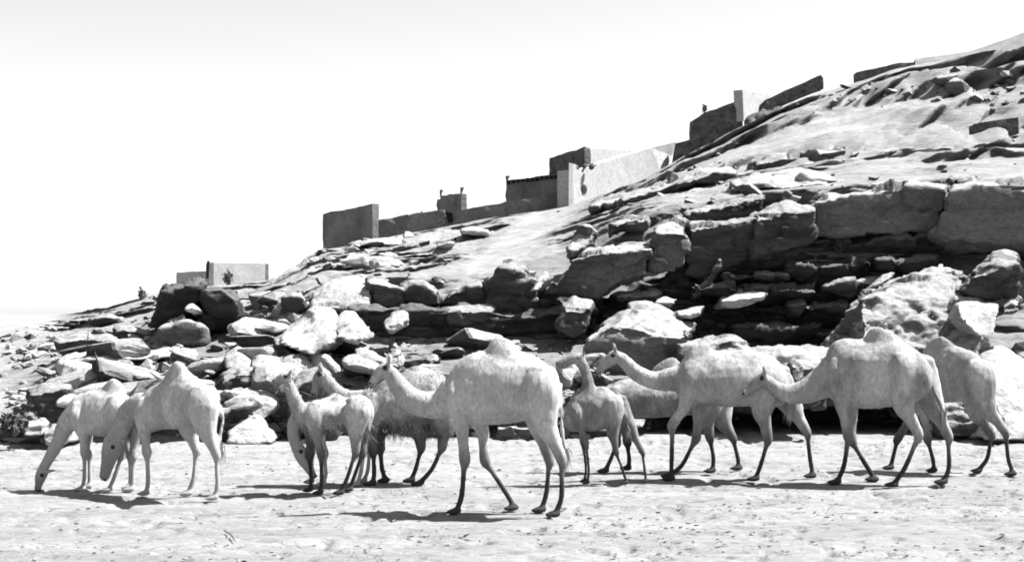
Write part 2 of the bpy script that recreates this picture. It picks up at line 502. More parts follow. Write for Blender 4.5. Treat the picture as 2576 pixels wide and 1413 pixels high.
def rock(label, fr, top, edge, bot, Y, dep=1.0, under=0.15, back=1.2, m='rock', vox=0.055, rough=0.10, strata=0.05, name="rock_block", Yr=None, cat="rock", group=None, sink=0.0, soft=1, chip=0.14):
    n = 9
    if m == 'rockp':
        chip *= 0.4
    t, e, b = resample(top, n), resample(edge, n), resample(bot, n)
    Ys = np.linspace(Y, Yr if Yr else Y, n)
    secs = []
    for i in range(n):
        B = at(fr, b[i][0], b[i][1], Ys[i] + under) - Vector((0, 0, sink))
        E = at(fr, e[i][0], e[i][1], Ys[i])
        T = at(fr, t[i][0], t[i][1], Ys[i] + dep)
        K = T + Vector((0, back * 0.6, -0.12 * back))
        L = Vector((B.x, max(T.y, B.y) + back, min(B.z, T.z - 0.3)))
        secs.append([B, E, T, K, L])
    V, Fc = [], []
    k = 5
    for s in secs:
        V += [tuple(p) for p in s]
    for i in range(n - 1):
        for j in range(k):
            a, c = i * k + j, i * k + (j + 1) % k
            Fc.append((a, c, c + k, a + k))
    Fc.append(tuple(range(k))[::-1]); Fc.append(tuple((n - 1) * k + j for j in range(k)))
    me = npmesh(name, V, Fc)
    bm = bmesh.new(); bm.from_mesh(me); bmesh.ops.recalc_face_normals(bm, faces=bm.faces); bm.to_mesh(me); bm.free()
    me = voxel(me, vox)
    relax(me, soft, 0.5)
    P, Nn = co(me), nor(me)
    sd = len(ROCKS) * 13 + 5
    sc = 0.055 / vox
    d = rough * (1.2 * fbm(P * 0.9, 3, sd) + 0.6 * fbm(P * 3.1 * sc, 3, sd + 3))
    q = P[:, 2] * 2.2 + 0.5 * fbm(P * 0.5, 2, sd + 7) + 0.25 * P[:, 0] * 0.2
    lay = np.abs((q - np.floor(q)) - 0.5) * 2
    q2 = P[:, 2] * 7.1 + 0.8 * fbm(P * 0.7, 2, sd + 8)
    lay2 = np.abs((q2 - np.floor(q2)) - 0.5) * 2
    side = 1 - np.clip(Nn[:, 2], 0, 1)
    d -= strata * side * (np.clip(0.35 - lay, 0, 1) * 2.2 + np.clip(0.5 - lay2, 0, 1) * 0.7)
    P = P + Nn * d[:, None]
    P = P + Nn * (chip * (chips(P * np.array([0.8, 0.8, 1.5]), 1.1 * sc ** 0.5, sd) + 0.6 * chips(P, 3.2 * sc ** 0.5, sd + 20)))[:, None]
    base = np.array([P[:, 0].mean(), P[:, 1].mean(), P[:, 2].min()])
    setco(me, P - base)
    o = link(name, me, m, label=label, cat=cat, group=group, loc=tuple(base))
    ROCKS.append(o)
    return o


# great slabs of the right-hand cliff
rock("massive smooth grey cliff block at the right edge of the photo", '8', [(1240, 325), (1420, 300), (1700, 275), (2100, 250)], [(1215, 380), (1420, 345), (1700, 330), (2100, 310)], [(1128, 640), (1300, 720), (1560, 720), (2100, 760)], 34.2, 2.0, 0.25, m='rockm', vox=0.07)
rock("broad light grey cliff block overhanging the dark layered hollow", '8', [(400, 430), (600, 385), (760, 345), (1000, 320), (1215, 340)], [(388, 455), (600, 410), (760, 375), (1000, 350), (1215, 365)], [(388, 652), (600, 650), (850, 632), (1020, 622), (1135, 605)], 35.0, 1.5, 0.2, m='rockm', vox=0.06)
rock("rounded dark block with a white lit cap beside the light grey cliff block", '7', [(1645, 420), (1725, 340), (1800, 305), (1920, 312), (2032, 365)], [(1640, 445), (1740, 412), (1850, 390), (1945, 402), (2032, 378)], [(1600, 712), (1740, 680), (1850, 640), (1940, 620), (2032, 600)], 34.2, 0.9, 0.12, m='rockd')
rock("long dark sloping cliff block in the middle of the cliff band", '7', [(1180, 488), (1300, 468), (1450, 440), (1660, 418)], [(1170, 512), (1300, 492), (1450, 466), (1660, 442)], [(1150, 790), (1300, 830), (1500, 765), (1660, 692)], 34.7, 0.7, 0.15, m='rockd')
rock("upright dark block with a jagged white cap left of the long cliff block", '7', [(935, 485), (985, 442), (1100, 435), (1172, 465)], [(930, 505), (1000, 530), (1070, 542), (1172, 532)], [(905, 765), (980, 775), (1080, 765), (1165, 745)], 34.1, 0.8, 0.12, m='rock')
rock("big leaning dark block with an oval white ledge on top", '7', [(500, 640), (600, 632), (740, 580), (880, 571), (934, 605)], [(370, 725), (560, 662), (700, 674), (800, 657), (934, 637)], [(195, 935), (400, 962), (560, 1002), (700, 885), (888, 840)], 33.7, 0.9, 0.3, m='rock')
rock("pale knobbly slab propped behind the leaning dark block", '7', [(345, 585), (410, 510), (480, 480), (530, 545)], [(350, 645), (420, 645), (470, 625), (530, 565)], [(370, 740), (420, 705), (470, 685), (525, 605)], 34.6, 1.0, 0.1, m='rock')
rock("rough dark crag below the foot of the sand chute", '5', [(1380, 1035), (1500, 918), (1640, 955), (1725, 1000)], [(1380, 1060), (1500, 955), (1640, 1000), (1705, 1060)], [(1390, 1310), (1550, 1310), (1650, 1310), (1710, 1260)], 34.3, 0.8, 0.2, m='rockd', rough=0.2, strata=0.10)
rock("thin tilted pale slab leaning in the cleft beside the dark crag", '7', [(175, 800), (215, 785), (225, 800)], [(150, 840), (190, 840), (218, 830)], [(105, 920), (140, 928), (165, 900)], 33.6, 0.25, -0.4, back=0.5, m='rockp', vox=0.03, rough=0.03)
rock("low dark ledge of rock under the left-hand cliff blocks", '5', [(1110, 1230), (1250, 1210), (1430, 1220)], [(1110, 1250), (1260, 1235), (1430, 1245)], [(1110, 1330), (1250, 1340), (1430, 1330)], 33.6, 0.5, 0.1, m='rockd', rough=0.12)
rock("dark blocky rock in a row under the sand slope, rightmost of the row", '5', [(1080, 1150), (1140, 1078), (1240, 1050), (1345, 1035)], [(1080, 1165), (1150, 1100), (1240, 1078), (1352, 1060)], [(1062, 1192), (1160, 1205), (1270, 1205), (1392, 1195)], 34.5, 1.0, 0.15, m='rockd', strata=0.08)
rock("dark rounded rock in the row under the sand slope, flanked by sand wedges", '5', [(815, 1100), (860, 1050), (940, 1038), (1042, 1110)], [(815, 1115), (870, 1072), (940, 1062), (1046, 1130)], [(850, 1205), (920, 1215), (980, 1210), (1052, 1200)], 34.5, 0.8, 0.15, m='rockd')
rock("grey block with a sharp left corner in the row under the sand slope", '5', [(572, 1028), (700, 1040), (805, 1070)], [(580, 1050), (700, 1066), (808, 1092)], [(590, 1255), (720, 1235), (832, 1205)], 34.6, 1.0, 0.2, m='rock')
rock("large rounded pale boulder bulging out of the sand slope", '5', [(200, 1110), (300, 1020), (450, 980), (600, 1030)], [(195, 1170), (330, 1120), (450, 1110), (590, 1070)], [(180, 1240), (330, 1232), (480, 1245), (585, 1285)], 34.8, 1.6, -0.5, m='rockp')
rock("dark squat rock left of the rounded pale boulder", '5', [(-20, 1130), (60, 1090), (130, 1120)], [(-20, 1150), (60, 1115), (130, 1150)], [(-20, 1240), (70, 1260), (150, 1240)], 34.6, 0.8, 0.1, m='rockd')
rock("layered ledge outcrop right below the long low wall", '5', [(800, 755), (1000, 730), (1250, 715), (1430, 735)], [(820, 785), (1000, 795), (1250, 775), (1420, 790)], [(820, 868), (1000, 872), (1200, 862), (1385, 822)], 55.0, 3.0, 0.3, back=3, m='rockd', vox=0.11, rough=0.16, strata=0.16)
rock("flat white slab lying on the ledge below the low wall", '5', [(1195, 680), (1290, 662), (1400, 690)], [(1195, 695), (1290, 700), (1400, 703)], [(1200, 708), (1290, 715), (1395, 712)], 54.5, 1.8, 0.0, m='rockp', vox=0.08)
rock("grey ledge of rock at the foot of the left corner tower", '5', [(430, 788), (600, 752), (800, 748)], [(440, 800), (600, 776), (800, 772)], [(470, 822), (650, 818), (800, 835)], 56, 2.5, 0.2, back=3, m='rock', vox=0.11, strata=0.1)
rock("flat dark-edged slab lying alone on the pale slope below the fort", '5', [(545, 915), (650, 905), (790, 915)], [(550, 932), (650, 930), (790, 932)], [(565, 965), (680, 972), (785, 962)], 41.3, 2.0, 0.3, m='rock', vox=0.09)
rock("small grey rock, leftmost of three on the pale slope below the fort", '5', [(405, 880), (450, 868), (510, 885)], [(400, 895), (450, 890), (515, 898)], [(430, 918), (470, 924), (510, 912)], 48, 0.8, 0.0, m='rock', vox=0.08)
rock("small peaked grey rock, middle of three on the pale slope below the fort", '5', [(555, 885), (600, 850), (660, 880)], [(555, 893), (605, 875), (662, 890)], [(560, 902), (600, 905), (655, 900)], 48, 0.8, 0.0, m='rock', vox=0.08)
rock("small flat grey rock, rightmost of three on the pale slope below the fort", '5', [(680, 885), (720, 872), (770, 885)], [(680, 892), (720, 888), (772, 893)], [(690, 902), (730, 905), (770, 902)], 48, 0.8, 0.0, m='rock', vox=0.08)
rock("dark slanting ledge on the skyline left of the fort", '5', [(30, 1060), (130, 985), (230, 930), (320, 900)], [(35, 1070), (140, 1000), (240, 945), (322, 912)], [(50, 1080), (150, 1030), (240, 985), (320, 935)], 42.5, 1.5, 0.1, m='rock', vox=0.09, strata=0.1)

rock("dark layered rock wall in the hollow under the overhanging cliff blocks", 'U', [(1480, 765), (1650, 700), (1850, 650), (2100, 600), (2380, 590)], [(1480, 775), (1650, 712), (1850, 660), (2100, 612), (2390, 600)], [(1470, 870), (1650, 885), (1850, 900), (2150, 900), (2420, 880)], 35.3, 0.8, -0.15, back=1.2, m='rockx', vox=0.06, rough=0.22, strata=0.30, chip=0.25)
rock("rock band painted as the black shade under the row of dark rocks", 'U', [(880, 770), (1050, 765), (1250, 785), (1500, 770)], [(880, 778), (1050, 775), (1250, 795), (1500, 782)], [(880, 860), (1050, 860), (1250, 862), (1500, 865)], 33.7, 0.6, 0.25, back=1.2, m='rockx', vox=0.06, rough=0.2, strata=0.15)  # stands in for the shade below the rocks as near-black colour

rl = random.Random(5)
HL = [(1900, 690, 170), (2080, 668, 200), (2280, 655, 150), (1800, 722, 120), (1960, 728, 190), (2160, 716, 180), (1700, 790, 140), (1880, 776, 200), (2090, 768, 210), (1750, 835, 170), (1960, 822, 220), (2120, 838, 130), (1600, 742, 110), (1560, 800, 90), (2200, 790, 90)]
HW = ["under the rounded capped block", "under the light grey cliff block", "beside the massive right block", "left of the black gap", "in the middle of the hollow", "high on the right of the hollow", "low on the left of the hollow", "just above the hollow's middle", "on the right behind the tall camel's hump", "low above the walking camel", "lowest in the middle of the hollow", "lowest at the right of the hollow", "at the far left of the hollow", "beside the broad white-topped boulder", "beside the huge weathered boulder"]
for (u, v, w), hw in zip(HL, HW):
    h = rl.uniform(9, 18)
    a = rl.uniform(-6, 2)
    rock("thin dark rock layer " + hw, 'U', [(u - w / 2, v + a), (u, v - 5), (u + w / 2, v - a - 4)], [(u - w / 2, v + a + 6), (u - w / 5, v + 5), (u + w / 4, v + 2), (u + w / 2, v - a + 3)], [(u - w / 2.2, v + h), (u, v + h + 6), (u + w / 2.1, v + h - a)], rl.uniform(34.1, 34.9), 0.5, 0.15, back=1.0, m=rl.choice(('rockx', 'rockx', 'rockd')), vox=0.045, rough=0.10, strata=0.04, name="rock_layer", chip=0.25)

# boulders at the cliff foot, right half
rock("big dark boulder with a broad white top behind the calf", '7', [(560, 1160), (700, 1060), (850, 1000), (1000, 1020), (1120, 1110), (1212, 1170)], [(480, 1250), (640, 1150), (800, 1168), (950, 1218), (1080, 1252), (1195, 1212)], [(370, 1420), (600, 1440), (860, 1450), (1000, 1450), (1100, 1430), (1160, 1380)], 31.4, 1.9, 0.1, m='rockm', sink=0.3)
rock("domed grey boulder behind the walking camel's hump", '7', [(1130, 1262), (1300, 1225), (1480, 1205), (1600, 1310)], [(1110, 1310), (1300, 1285), (1450, 1268), (1605, 1335)], [(1100, 1460), (1300, 1470), (1450, 1470), (1620, 1440)], 31.0, 1.0, -0.2, m='rock', sink=0.3)
rock("white-topped mushroom-like rock standing in the dark hollow", '7', [(325, 1040), (380, 968), (490, 983), (517, 1020)], [(322, 1058), (400, 1052), (440, 1066), (517, 1034)], [(315, 1130), (380, 1150), (440, 1150), (490, 1112)], 32.6, 0.8, 0.2, m='rock', vox=0.04, sink=0.2)
rock("thin lit slab sticking out of the dark layered wall", '7', [(1390, 975), (1500, 925), (1640, 922), (1708, 938)], [(1390, 1002), (1500, 992), (1600, 978), (1708, 956)], [(1400, 1030), (1500, 1042), (1600, 1022), (1695, 985)], 33.4, 1.3, 0.2, m='rockp', vox=0.045, rough=0.05)
rock("small lit wedge of rock left of the thin lit slab", '7', [(1092, 1062), (1180, 1045), (1295, 1022)], [(1095, 1090), (1180, 1100), (1262, 1070)], [(1105, 1112), (1180, 1122), (1250, 1095)], 33.0, 0.8, 0.1, m='rockp', vox=0.04, rough=0.05)
rock("lit flake of rock above the dark boulder with the broad white top", '7', [(960, 985), (1020, 968), (1105, 985)], [(930, 1005), (1010, 1000), (1080, 1000)], [(940, 1020), (1010, 1025), (1070, 1018)], 33.2, 0.9, 0.1, m='rockp', vox=0.04, rough=0.04)
rock("dark dipping beam-like ledge under the long cliff block", '7', [(1180, 960), (1290, 850), (1390, 690)], [(1190, 980), (1300, 870), (1400, 705)], [(1230, 1000), (1330, 900), (1410, 760)], 34.4, 0.3, 0.1, m='rockd', vox=0.04, rough=0.05)
rock("huge weathered pale boulder under the cliff at the right", '8', [(720, 950), (900, 920), (1130, 822), (1230, 815), (1345, 892)], [(655, 1035), (850, 1010), (1060, 1020), (1230, 1050), (1400, 1040)], [(690, 1250), (900, 1330), (1100, 1340), (1300, 1330), (1430, 1290)], 30.9, 1.7, -1.5, m='rockm', sink=0.4, rough=0.14, chip=0.2)
rock("white angular block leaning on the huge weathered boulder", '8', [(1255, 1055), (1380, 1045), (1518, 1062)], [(1262, 1090), (1390, 1120), (1516, 1085)], [(1290, 1150), (1400, 1260), (1485, 1250)], 29.8, 0.8, -0.55, m='rockp', vox=0.04, rough=0.04)
rock("dark boulder with a bright lit top perched at the right edge", '8', [(1355, 885), (1430, 825), (1500, 746), (1580, 736), (1624, 800)], [(1340, 905), (1430, 880), (1500, 855), (1580, 835), (1628, 815)], [(1272, 978), (1400, 1035), (1500, 1055), (1600, 1005), (1658, 890)], 30.6, 0.7, 0.15, m='rockd', vox=0.045)
rock("small grey stone wedged beneath the perched dark boulder", '8', [(1530, 1060), (1590, 1008), (1645, 1040)], [(1528, 1080), (1590, 1050), (1645, 1065)], [(1535, 1108), (1590, 1115), (1635, 1095)], 30.4, 0.5, -0.1, m='rock', vox=0.035, rough=0.04)
rock("small pointed lit flake above the huge weathered boulder", '8', [(745, 945), (800, 895), (875, 872)], [(745, 955), (800, 925), (868, 895)], [(760, 960), (805, 945), (850, 915)], 32.4, 0.6, 0.0, m='rockp', vox=0.03, rough=0.03)
rock("pale splintered ledge under the light grey cliff block", '8', [(395, 675), (480, 665), (610, 668)], [(395, 700), (480, 690), (610, 688)], [(400, 760), (460, 770), (600, 705)], 35.8, 0.7, 0.1, m='rock', vox=0.04, rough=0.06)
rock("long dark overhanging ledge above the black hollow behind the camels", 'U', [(1590, 960), (1720, 915), (1850, 880), (2050, 865), (2310, 885)], [(1580, 1000), (1720, 945), (1850, 910), (2050, 900), (2320, 915)], [(1580, 1050), (1720, 1035), (1850, 1022), (2050, 1020), (2310, 1018)], 29.6, 3.0, 0.1, back=1.6, m='rockd', vox=0.06, strata=0.1)
rock("lit boulder on the ledge between the two walking camels", 'E', [(880, 240), (1000, 182), (1110, 162), (1190, 200)], [(900, 300), (1000, 250), (1110, 225), (1195, 240)], [(940, 350), (1000, 360), (1110, 370), (1200, 360)], 28.4, 0.7, -0.2, m='rockp', vox=0.045, rough=0.06, sink=0.1)
rock("patchy grey and white boulder behind the arched camel neck", 'E', [(1060, 275), (1160, 222), (1300, 238), (1345, 280)], [(1062, 320), (1150, 335), (1250, 340), (1345, 320)], [(1060, 420), (1150, 440), (1250, 440), (1345, 420)], 27.9, 0.6, -0.1, m='rock', vox=0.045, sink=0.6)
rock("large pale sloping boulder behind the rightmost camel", 'F', [(1230, 255), (1400, 205), (1585, 290), (1720, 320)], [(1290, 420), (1420, 440), (1585, 480), (1720, 500)], [(1300, 850), (1450, 860), (1585, 850), (1720, 850)], 28.8, 1.6, -1.7, m='rockp', vox=0.06, sink=0.25)
rock("rough grey boulder seen between the legs of the right-hand camels", 'F', [(960, 590), (1100, 560), (1250, 590)], [(950, 660), (1100, 640), (1260, 660)], [(950, 860), (1100, 862), (1260, 860)], 28.3, 0.7, -0.3, m='rock', vox=0.05, rough=0.14, sink=0.15)
rock("flat dark-fronted slab behind the front camel's belly", 'C', [(780, 690), (900, 670), (1080, 665)], [(770, 720), (900, 705), (1090, 700)], [(770, 790), (900, 790), (1090, 785)], 28.2, 1.2, 0.15, m='rock', vox=0.05, sink=0.25)

# boulders in the middle and on the left
rock("big white tilted boulder below the row of dark rocks", '2', [(285, 105), (370, 45), (470, -25), (565, 5)], [(250, 150), (350, 130), (450, 110), (560, 75)], [(275, 195), (360, 232), (455, 252), (545, 185)], 30.8, 1.0, -0.9, m='rockp', rough=0.06)
rock("white boulder with a notch leaning on the big white tilted boulder", '2', [(565, 60), (620, 0), (690, -5), (748, 70)], [(565, 105), (630, 75), (700, 75), (750, 105)], [(575, 150), (640, 172), (700, 180), (752, 160)], 31.2, 0.8, -0.5, m='rockp', rough=0.05)
rock("egg-shaped white boulder right of the notched white boulder", '2', [(850, 70), (900, 14), (976, 14)], [(840, 95), (900, 65), (968, 48)], [(862, 106), (905, 116), (952, 86)], 31.8, 0.5, -0.3, m='rockp', vox=0.035, rough=0.03)
rock("dark rounded rock tucked under the big white tilted boulder", '2', [(240, 165), (330, 215), (425, 265)], [(240, 180), (330, 235), (425, 280)], [(262, 300), (330, 345), (400, 325)], 30.2, 0.7, 0.1, m='rockd', sink=0.3)
rock("pair-like pale slab right of the black cleft behind the camels", '2', [(680, 215), (740, 195), (840, 250)], [(680, 245), (750, 240), (840, 275)], [(690, 280), (750, 290), (840, 295)], 30.0, 0.7, -0.1, m='rockp', vox=0.045, rough=0.06)
rock("long pale slab pointing left below the black cleft", '2', [(615, 270), (700, 255), (820, 310)], [(620, 295), (710, 300), (830, 335)], [(640, 320), (720, 330), (830, 350)], 29.4, 0.7, 0.0, m='rockp', vox=0.045, rough=0.05)
rock("pointed pale stone standing upright behind the front camel's head", '2', [(880, 250), (920, 215), (945, 220)], [(870, 265), (910, 245), (945, 245)], [(885, 280), (915, 290), (935, 285)], 29.6, 0.3, -0.1, m='rockp', vox=0.03, rough=0.03, sink=0.1)
rock("rough dark rock behind the camel with the raised head", '2', [(-60, 350), (60, 310), (240, 330), (330, 400)], [(-60, 380), (60, 350), (240, 365), (330, 430)], [(-60, 490), (60, 520), (240, 560), (330, 560)], 28.7, 0.9, 0.1, m='rockd', sink=0.3, rough=0.16)
rock("humped dark rock between the grazing necks", '2', [(340, 440), (420, 345), (500, 320), (560, 400)], [(340, 460), (420, 380), (500, 360), (560, 430)], [(340, 560), (420, 600), (500, 600), (560, 560)], 27.9, 0.7, -0.1, m='rock', sink=0.5, rough=0.15)
rock("white mound-like boulder on the sand left of the raised camel head", '2', [(-30, 660), (60, 590), (150, 590), (225, 660)], [(-30, 690), (60, 650), (150, 650), (225, 690)], [(-30, 715), (60, 730), (150, 725), (225, 710)], 27.2, 0.7, -0.3, m='rockp', vox=0.04, rough=0.05, sink=0.1)
rock("white boulder at the left with a dark base, below the ledges", '2', [(-40, 240), (30, 190), (130, 250)], [(-40, 280), (30, 250), (140, 290)], [(-40, 330), (40, 340), (140, 340)], 30.0, 0.7, -0.3, m='rockp', vox=0.045, rough=0.05)
rock("broken white rocks beside the left white boulder", '2', [(90, 280), (170, 240), (250, 275)], [(90, 310), (170, 290), (250, 300)], [(100, 350), (170, 350), (240, 330)], 29.5, 0.5, -0.2, m='rockp', vox=0.04, rough=0.10)
rock("tall dark triangular crag below the pale far house", '1', [(700, 235), (780, 205), (864, 193)], [(725, 250), (800, 225), (864, 207)], [(638, 412), (720, 412), (835, 325)], 34.2, 1.2, 0.2, m='rockx', vox=0.06)
rock("dark crag with a square top right of the triangular crag", '1', [(866, 232), (960, 232), (1002, 262)], [(868, 250), (960, 246), (1012, 292)], [(878, 425), (940, 425), (1030, 362)], 34.0, 1.2, 0.2, m='rockx', vox=0.06)
rock("grey rounded block at the foot of the triangular crag", '1', [(690, 398), (800, 360), (872, 385)], [(688, 418), (800, 390), (874, 408)], [(690, 480), (770, 495), (872, 480)], 33.2, 0.9, 0.1, m='rock', vox=0.06)
rock("small white stone on the dark crag", '1', [(790, 322), (825, 303), (858, 318)], [(790, 330), (825, 322), (858, 328)], [(800, 345), (830, 352), (852, 345)], 33.6, 0.3, 0.0, m='rockp', vox=0.04, rough=0.03)
rock("low black rock on the pale left slope", '1', [(385, 380), (440, 350), (506, 362)], [(385, 388), (440, 365), (506, 370)], [(395, 395), (450, 388), (500, 376)], 40, 0.7, 0.1, m='rockd', vox=0.05)
rock("dark ragged ledge at the left end of the outcrop", '1', [(250, 455), (350, 428), (480, 438)], [(252, 472), (350, 452), (480, 462)], [(270, 502), (350, 512), (475, 502)], 34, 1.0, 0.2, m='rockd', vox=0.05, rough=0.16)
rock("dark ledge next to the ragged left ledge", '1', [(500, 410), (560, 400), (640, 420)], [(500, 425), (560, 415), (640, 440)], [(510, 440), (570, 470), (640, 480)], 35, 1.0, 0.2, m='rockd', vox=0.05, rough=0.14)
rock("long flat white slab of rock above the left camels", '1', [(290, 518), (450, 500), (640, 505), (830, 495)], [(288, 542), (450, 540), (640, 535), (832, 515)], [(300, 562), (450, 556), (640, 552), (820, 532)], 31.2, 1.8, 0.2, m='rockp', vox=0.055, rough=0.08)
rock("dark crumbling rock face behind the leftmost camel", 'A', [(235, 400), (400, 372), (570, 388)], [(240, 430), (400, 402), (570, 412)], [(140, 640), (340, 690), (560, 690)], 26.9, 0.9, -0.2, m='rockd', vox=0.045, sink=0.2, rough=0.14)
rock("pale lit rocks on top of the dark crumbling rock face", 'A', [(460, 480), (540, 420), (640, 440)], [(460, 500), (540, 470), (640, 480)], [(470, 525), (550, 530), (640, 530)], 26.6, 0.5, 0.0, m='rockp', vox=0.04, rough=0.06)
rock("flat white boulder right of the left pair of camels", 'A', [(1840, 480), (1930, 400), (2060, 380)], [(1840, 500), (1930, 460), (2060, 440)], [(1850, 510), (1940, 500), (2060, 490)], 27.8, 0.7, -0.1, m='rockp', vox=0.04, rough=0.05, sink=0.1)
rock("dark bank of rock between the left camels and the white mound", 'A', [(1780, 560), (1900, 540), (2060, 500)], [(1780, 590), (1900, 570), (2060, 540)], [(1780, 760), (1900, 770), (2060, 720)], 27.6, 0.7, 0.1, m='rockd', vox=0.05, sink=0.3, rough=0.14)
rock("white block at the left shrub, larger of the two", 'A', [(350, 740), (430, 670), (515, 670)], [(350, 755), (430, 720), (510, 730)], [(365, 790), (430, 800), (500, 790)], 25.9, 0.4, -0.1, m='rockp', vox=0.03, rough=0.03, sink=0.15)
rock("white block at the left shrub, smaller of the two", 'A', [(190, 680), (270, 650), (355, 635)], [(190, 695), (270, 680), (355, 670)], [(200, 715), (270, 715), (350, 705)], 26.2, 0.4, -0.1, m='rockp', vox=0.03, rough=0.03, sink=0.15)
# strata of the upper right slope
rock("grey bedded ledge sloping up under the long pale shelf", '6', [(0, 1190), (300, 1095), (560, 1020), (740, 1000)], [(0, 1200), (300, 1105), (560, 1035), (745, 1012)], [(20, 1237), (300, 1160), (560, 1100), (760, 1062)], 46, 2.0, 0.2, back=2.5, m='rock', vox=0.09, strata=0.14, rough=0.14)
rock("upper grey bedded ledge below the pale shelf", '6', [(850, 950), (1010, 912), (1200, 890), (1440, 850)], [(850, 962), (1010, 925), (1200, 905), (1450, 865)], [(860, 1010), (1010, 1020), (1200, 1010), (1440, 965)], 48, 2.0, 0.2, back=2.5, m='rock', vox=0.09, strata=0.12, rough=0.12)
rock("white tilted slab like a table top in the cliff band", '6', [(700, 1090), (900, 1030), (1110, 998), (1240, 1010), (1365, 1068)], [(700, 1105), (900, 1080), (1050, 1118), (1200, 1105), (1365, 1095)], [(760, 1130), (930, 1130), (1060, 1165), (1220, 1190), (1330, 1150)], 40, 3.0, 0.2, back=1.5, m='rockm', vox=0.07)
rock("grey lens-shaped slab over a black gap on the upper right slope", '6', [(1680, 895), (1760, 872), (1850, 872), (1930, 905)], [(1670, 915), (1760, 900), (1850, 898), (1935, 915)], [(1650, 945), (1750, 940), (1850, 930), (1920, 928)], 46, 1.6, 0.6, m='rock', vox=0.08)
rock("grey lens-shaped ledge lower down the upper right slope", '6', [(1710, 1008), (1850, 975), (1965, 985)], [(1708, 1018), (1850, 990), (1968, 995)], [(1760, 1042), (1850, 1045), (1935, 1032)], 44, 1.5, 0.2, m='rock', vox=0.08)
rock("white flake beside the black gap on the upper slope", '6', [(1425, 975), (1480, 945), (1560, 962)], [(1425, 990), (1490, 985), (1560, 972)], [(1440, 1000), (1490, 1002), (1545, 985)], 45, 1.0, 0.1, m='rockp', vox=0.07)
rock("dark bedded ledge in the cliff band left of the white table slab", '6', [(360, 1080), (480, 1040), (640, 1010)], [(360, 1092), (480, 1060), (640, 1030)], [(370, 1110), (500, 1090), (640, 1062)], 45, 1.4, 0.2, m='rockd', vox=0.07, strata=0.1)
rock("dark bedded outcrop below the white table slab", '7', [(1160, 400), (1330, 350), (1500, 300), (1690, 270)], [(1160, 420), (1330, 375), (1500, 325), (1700, 290)], [(1150, 470), (1330, 450), (1500, 425), (1680, 405)], 36.5, 0.8, 0.2, m='rockd', vox=0.055, strata=0.14, rough=0.14)
rock("dark ledge over a black slot right below the white gate", '7', [(500, 360), (620, 320), (760, 280), (830, 260)], [(500, 375), (620, 340), (760, 310), (830, 300)], [(560, 420), (640, 400), (760, 385), (830, 370)], 50, 2.0, 0.8, m='rock', vox=0.09, strata=0.12)
rock("dark slot ledge above the upright capped block", '7', [(620, 470), (720, 440), (900, 420)], [(620, 490), (720, 465), (900, 445)], [(660, 520), (760, 510), (890, 500)], 37.5, 0.9, 0.3, m='rock', vox=0.06, strata=0.1)
rock("long low rubble bank below the ruined upper walls", '6', [(800, 690), (950, 610), (1150, 545), (1400, 560), (1680, 530)], [(810, 730), (1000, 690), (1200, 640), (1400, 610), (1690, 560)], [(880, 780), (1030, 785), (1250, 730), (1450, 680), (1690, 605)], 68, 4.0, -0.5, back=4, m='stone', vox=0.13, rough=0.3, strata=0.1)
rock("blurred grey outcrop on the skyline at the upper right", '6', [(1880, 350), (2080, 310), (2280, 330)], [(1870, 385), (2080, 345), (2280, 345)], [(1900, 420), (2080, 410), (2270, 360)], 74, 3.0, 0.0, back=4, m='rock', vox=0.13, strata=0.1)
rock("faint grey ledge below the skyline outcrop", '6', [(1880, 430), (1980, 412), (2100, 420), (2300, 405)], [(1880, 445), (1980, 432), (2100, 440), (2300, 420)], [(1900, 480), (1990, 480), (2150, 470), (2300, 435)], 68, 2.0, 0.1, back=3, m='rock', vox=0.12, strata=0.08)
rock("grey ledge at the right edge beneath the pale slope", '8', [(720, 340), (860, 320), (1000, 330), (1240, 310)], [(720, 350), (860, 335), (1000, 345), (1240, 325)], [(730, 400), (860, 390), (1000, 380), (1230, 350)], 37.5, 1.0, 0.1, m='rock', vox=0.06)

rock("long grey bedded ledge below the terrace wall", '6', [(1950, 855), (2200, 815), (2540, 775)], [(1950, 872), (2200, 838), (2545, 795)], [(1955, 905), (2250, 882), (2545, 832)], 47.3, 1.6, 0.25, back=2.5, m='rock', vox=0.09, strata=0.12, rough=0.12)
rock("long low broken ledge across the upper right slope", '6', [(1960, 985), (2200, 955), (2480, 940)], [(1960, 998), (2200, 968), (2480, 955)], [(1970, 1012), (2200, 985), (2470, 968)], 46, 1.2, 0.2, back=2, m='rock', vox=0.08, strata=0.1)
rock("thin crooked ledge near the right edge above the massive block", '6', [(2000, 1080), (2250, 1030), (2480, 1010)], [(2000, 1092), (2250, 1042), (2480, 1024)], [(2010, 1105), (2260, 1060), (2470, 1040)], 42, 1.0, 0.15, back=2, m='rock', vox=0.08, strata=0.1)
rock("faint long step low on the pale shelf", '6', [(1700, 792), (1880, 770), (2050, 772)], [(1700, 800), (1880, 780), (2050, 780)], [(1720, 808), (1880, 792), (2040, 788)], 54, 1.2, 0.1, back=2, m='rock', vox=0.09)
rock("dark crevice-edged slab right of the white gate", '7', [(800, 330), (900, 290), (1000, 275)], [(805, 350), (900, 325), (1000, 300)], [(815, 362), (900, 345), (990, 318)], 47, 1.6, 0.1, back=2, m='rockp', vox=0.08)
rock("long bedded step below the dark crevice-edged slab", '7', [(960, 330), (1200, 250), (1480, 195)], [(960, 345), (1200, 268), (1480, 212)], [(975, 360), (1200, 290), (1470, 235)], 44, 1.4, 0.2, back=2, m='rock', vox=0.08, strata=0.1)

# ------------------------------------------------------------------ loose boulders: angular stones, one object each
dg = bpy.context.evaluated_depsgraph_get()
hill_e = hill.evaluated_get(dg)


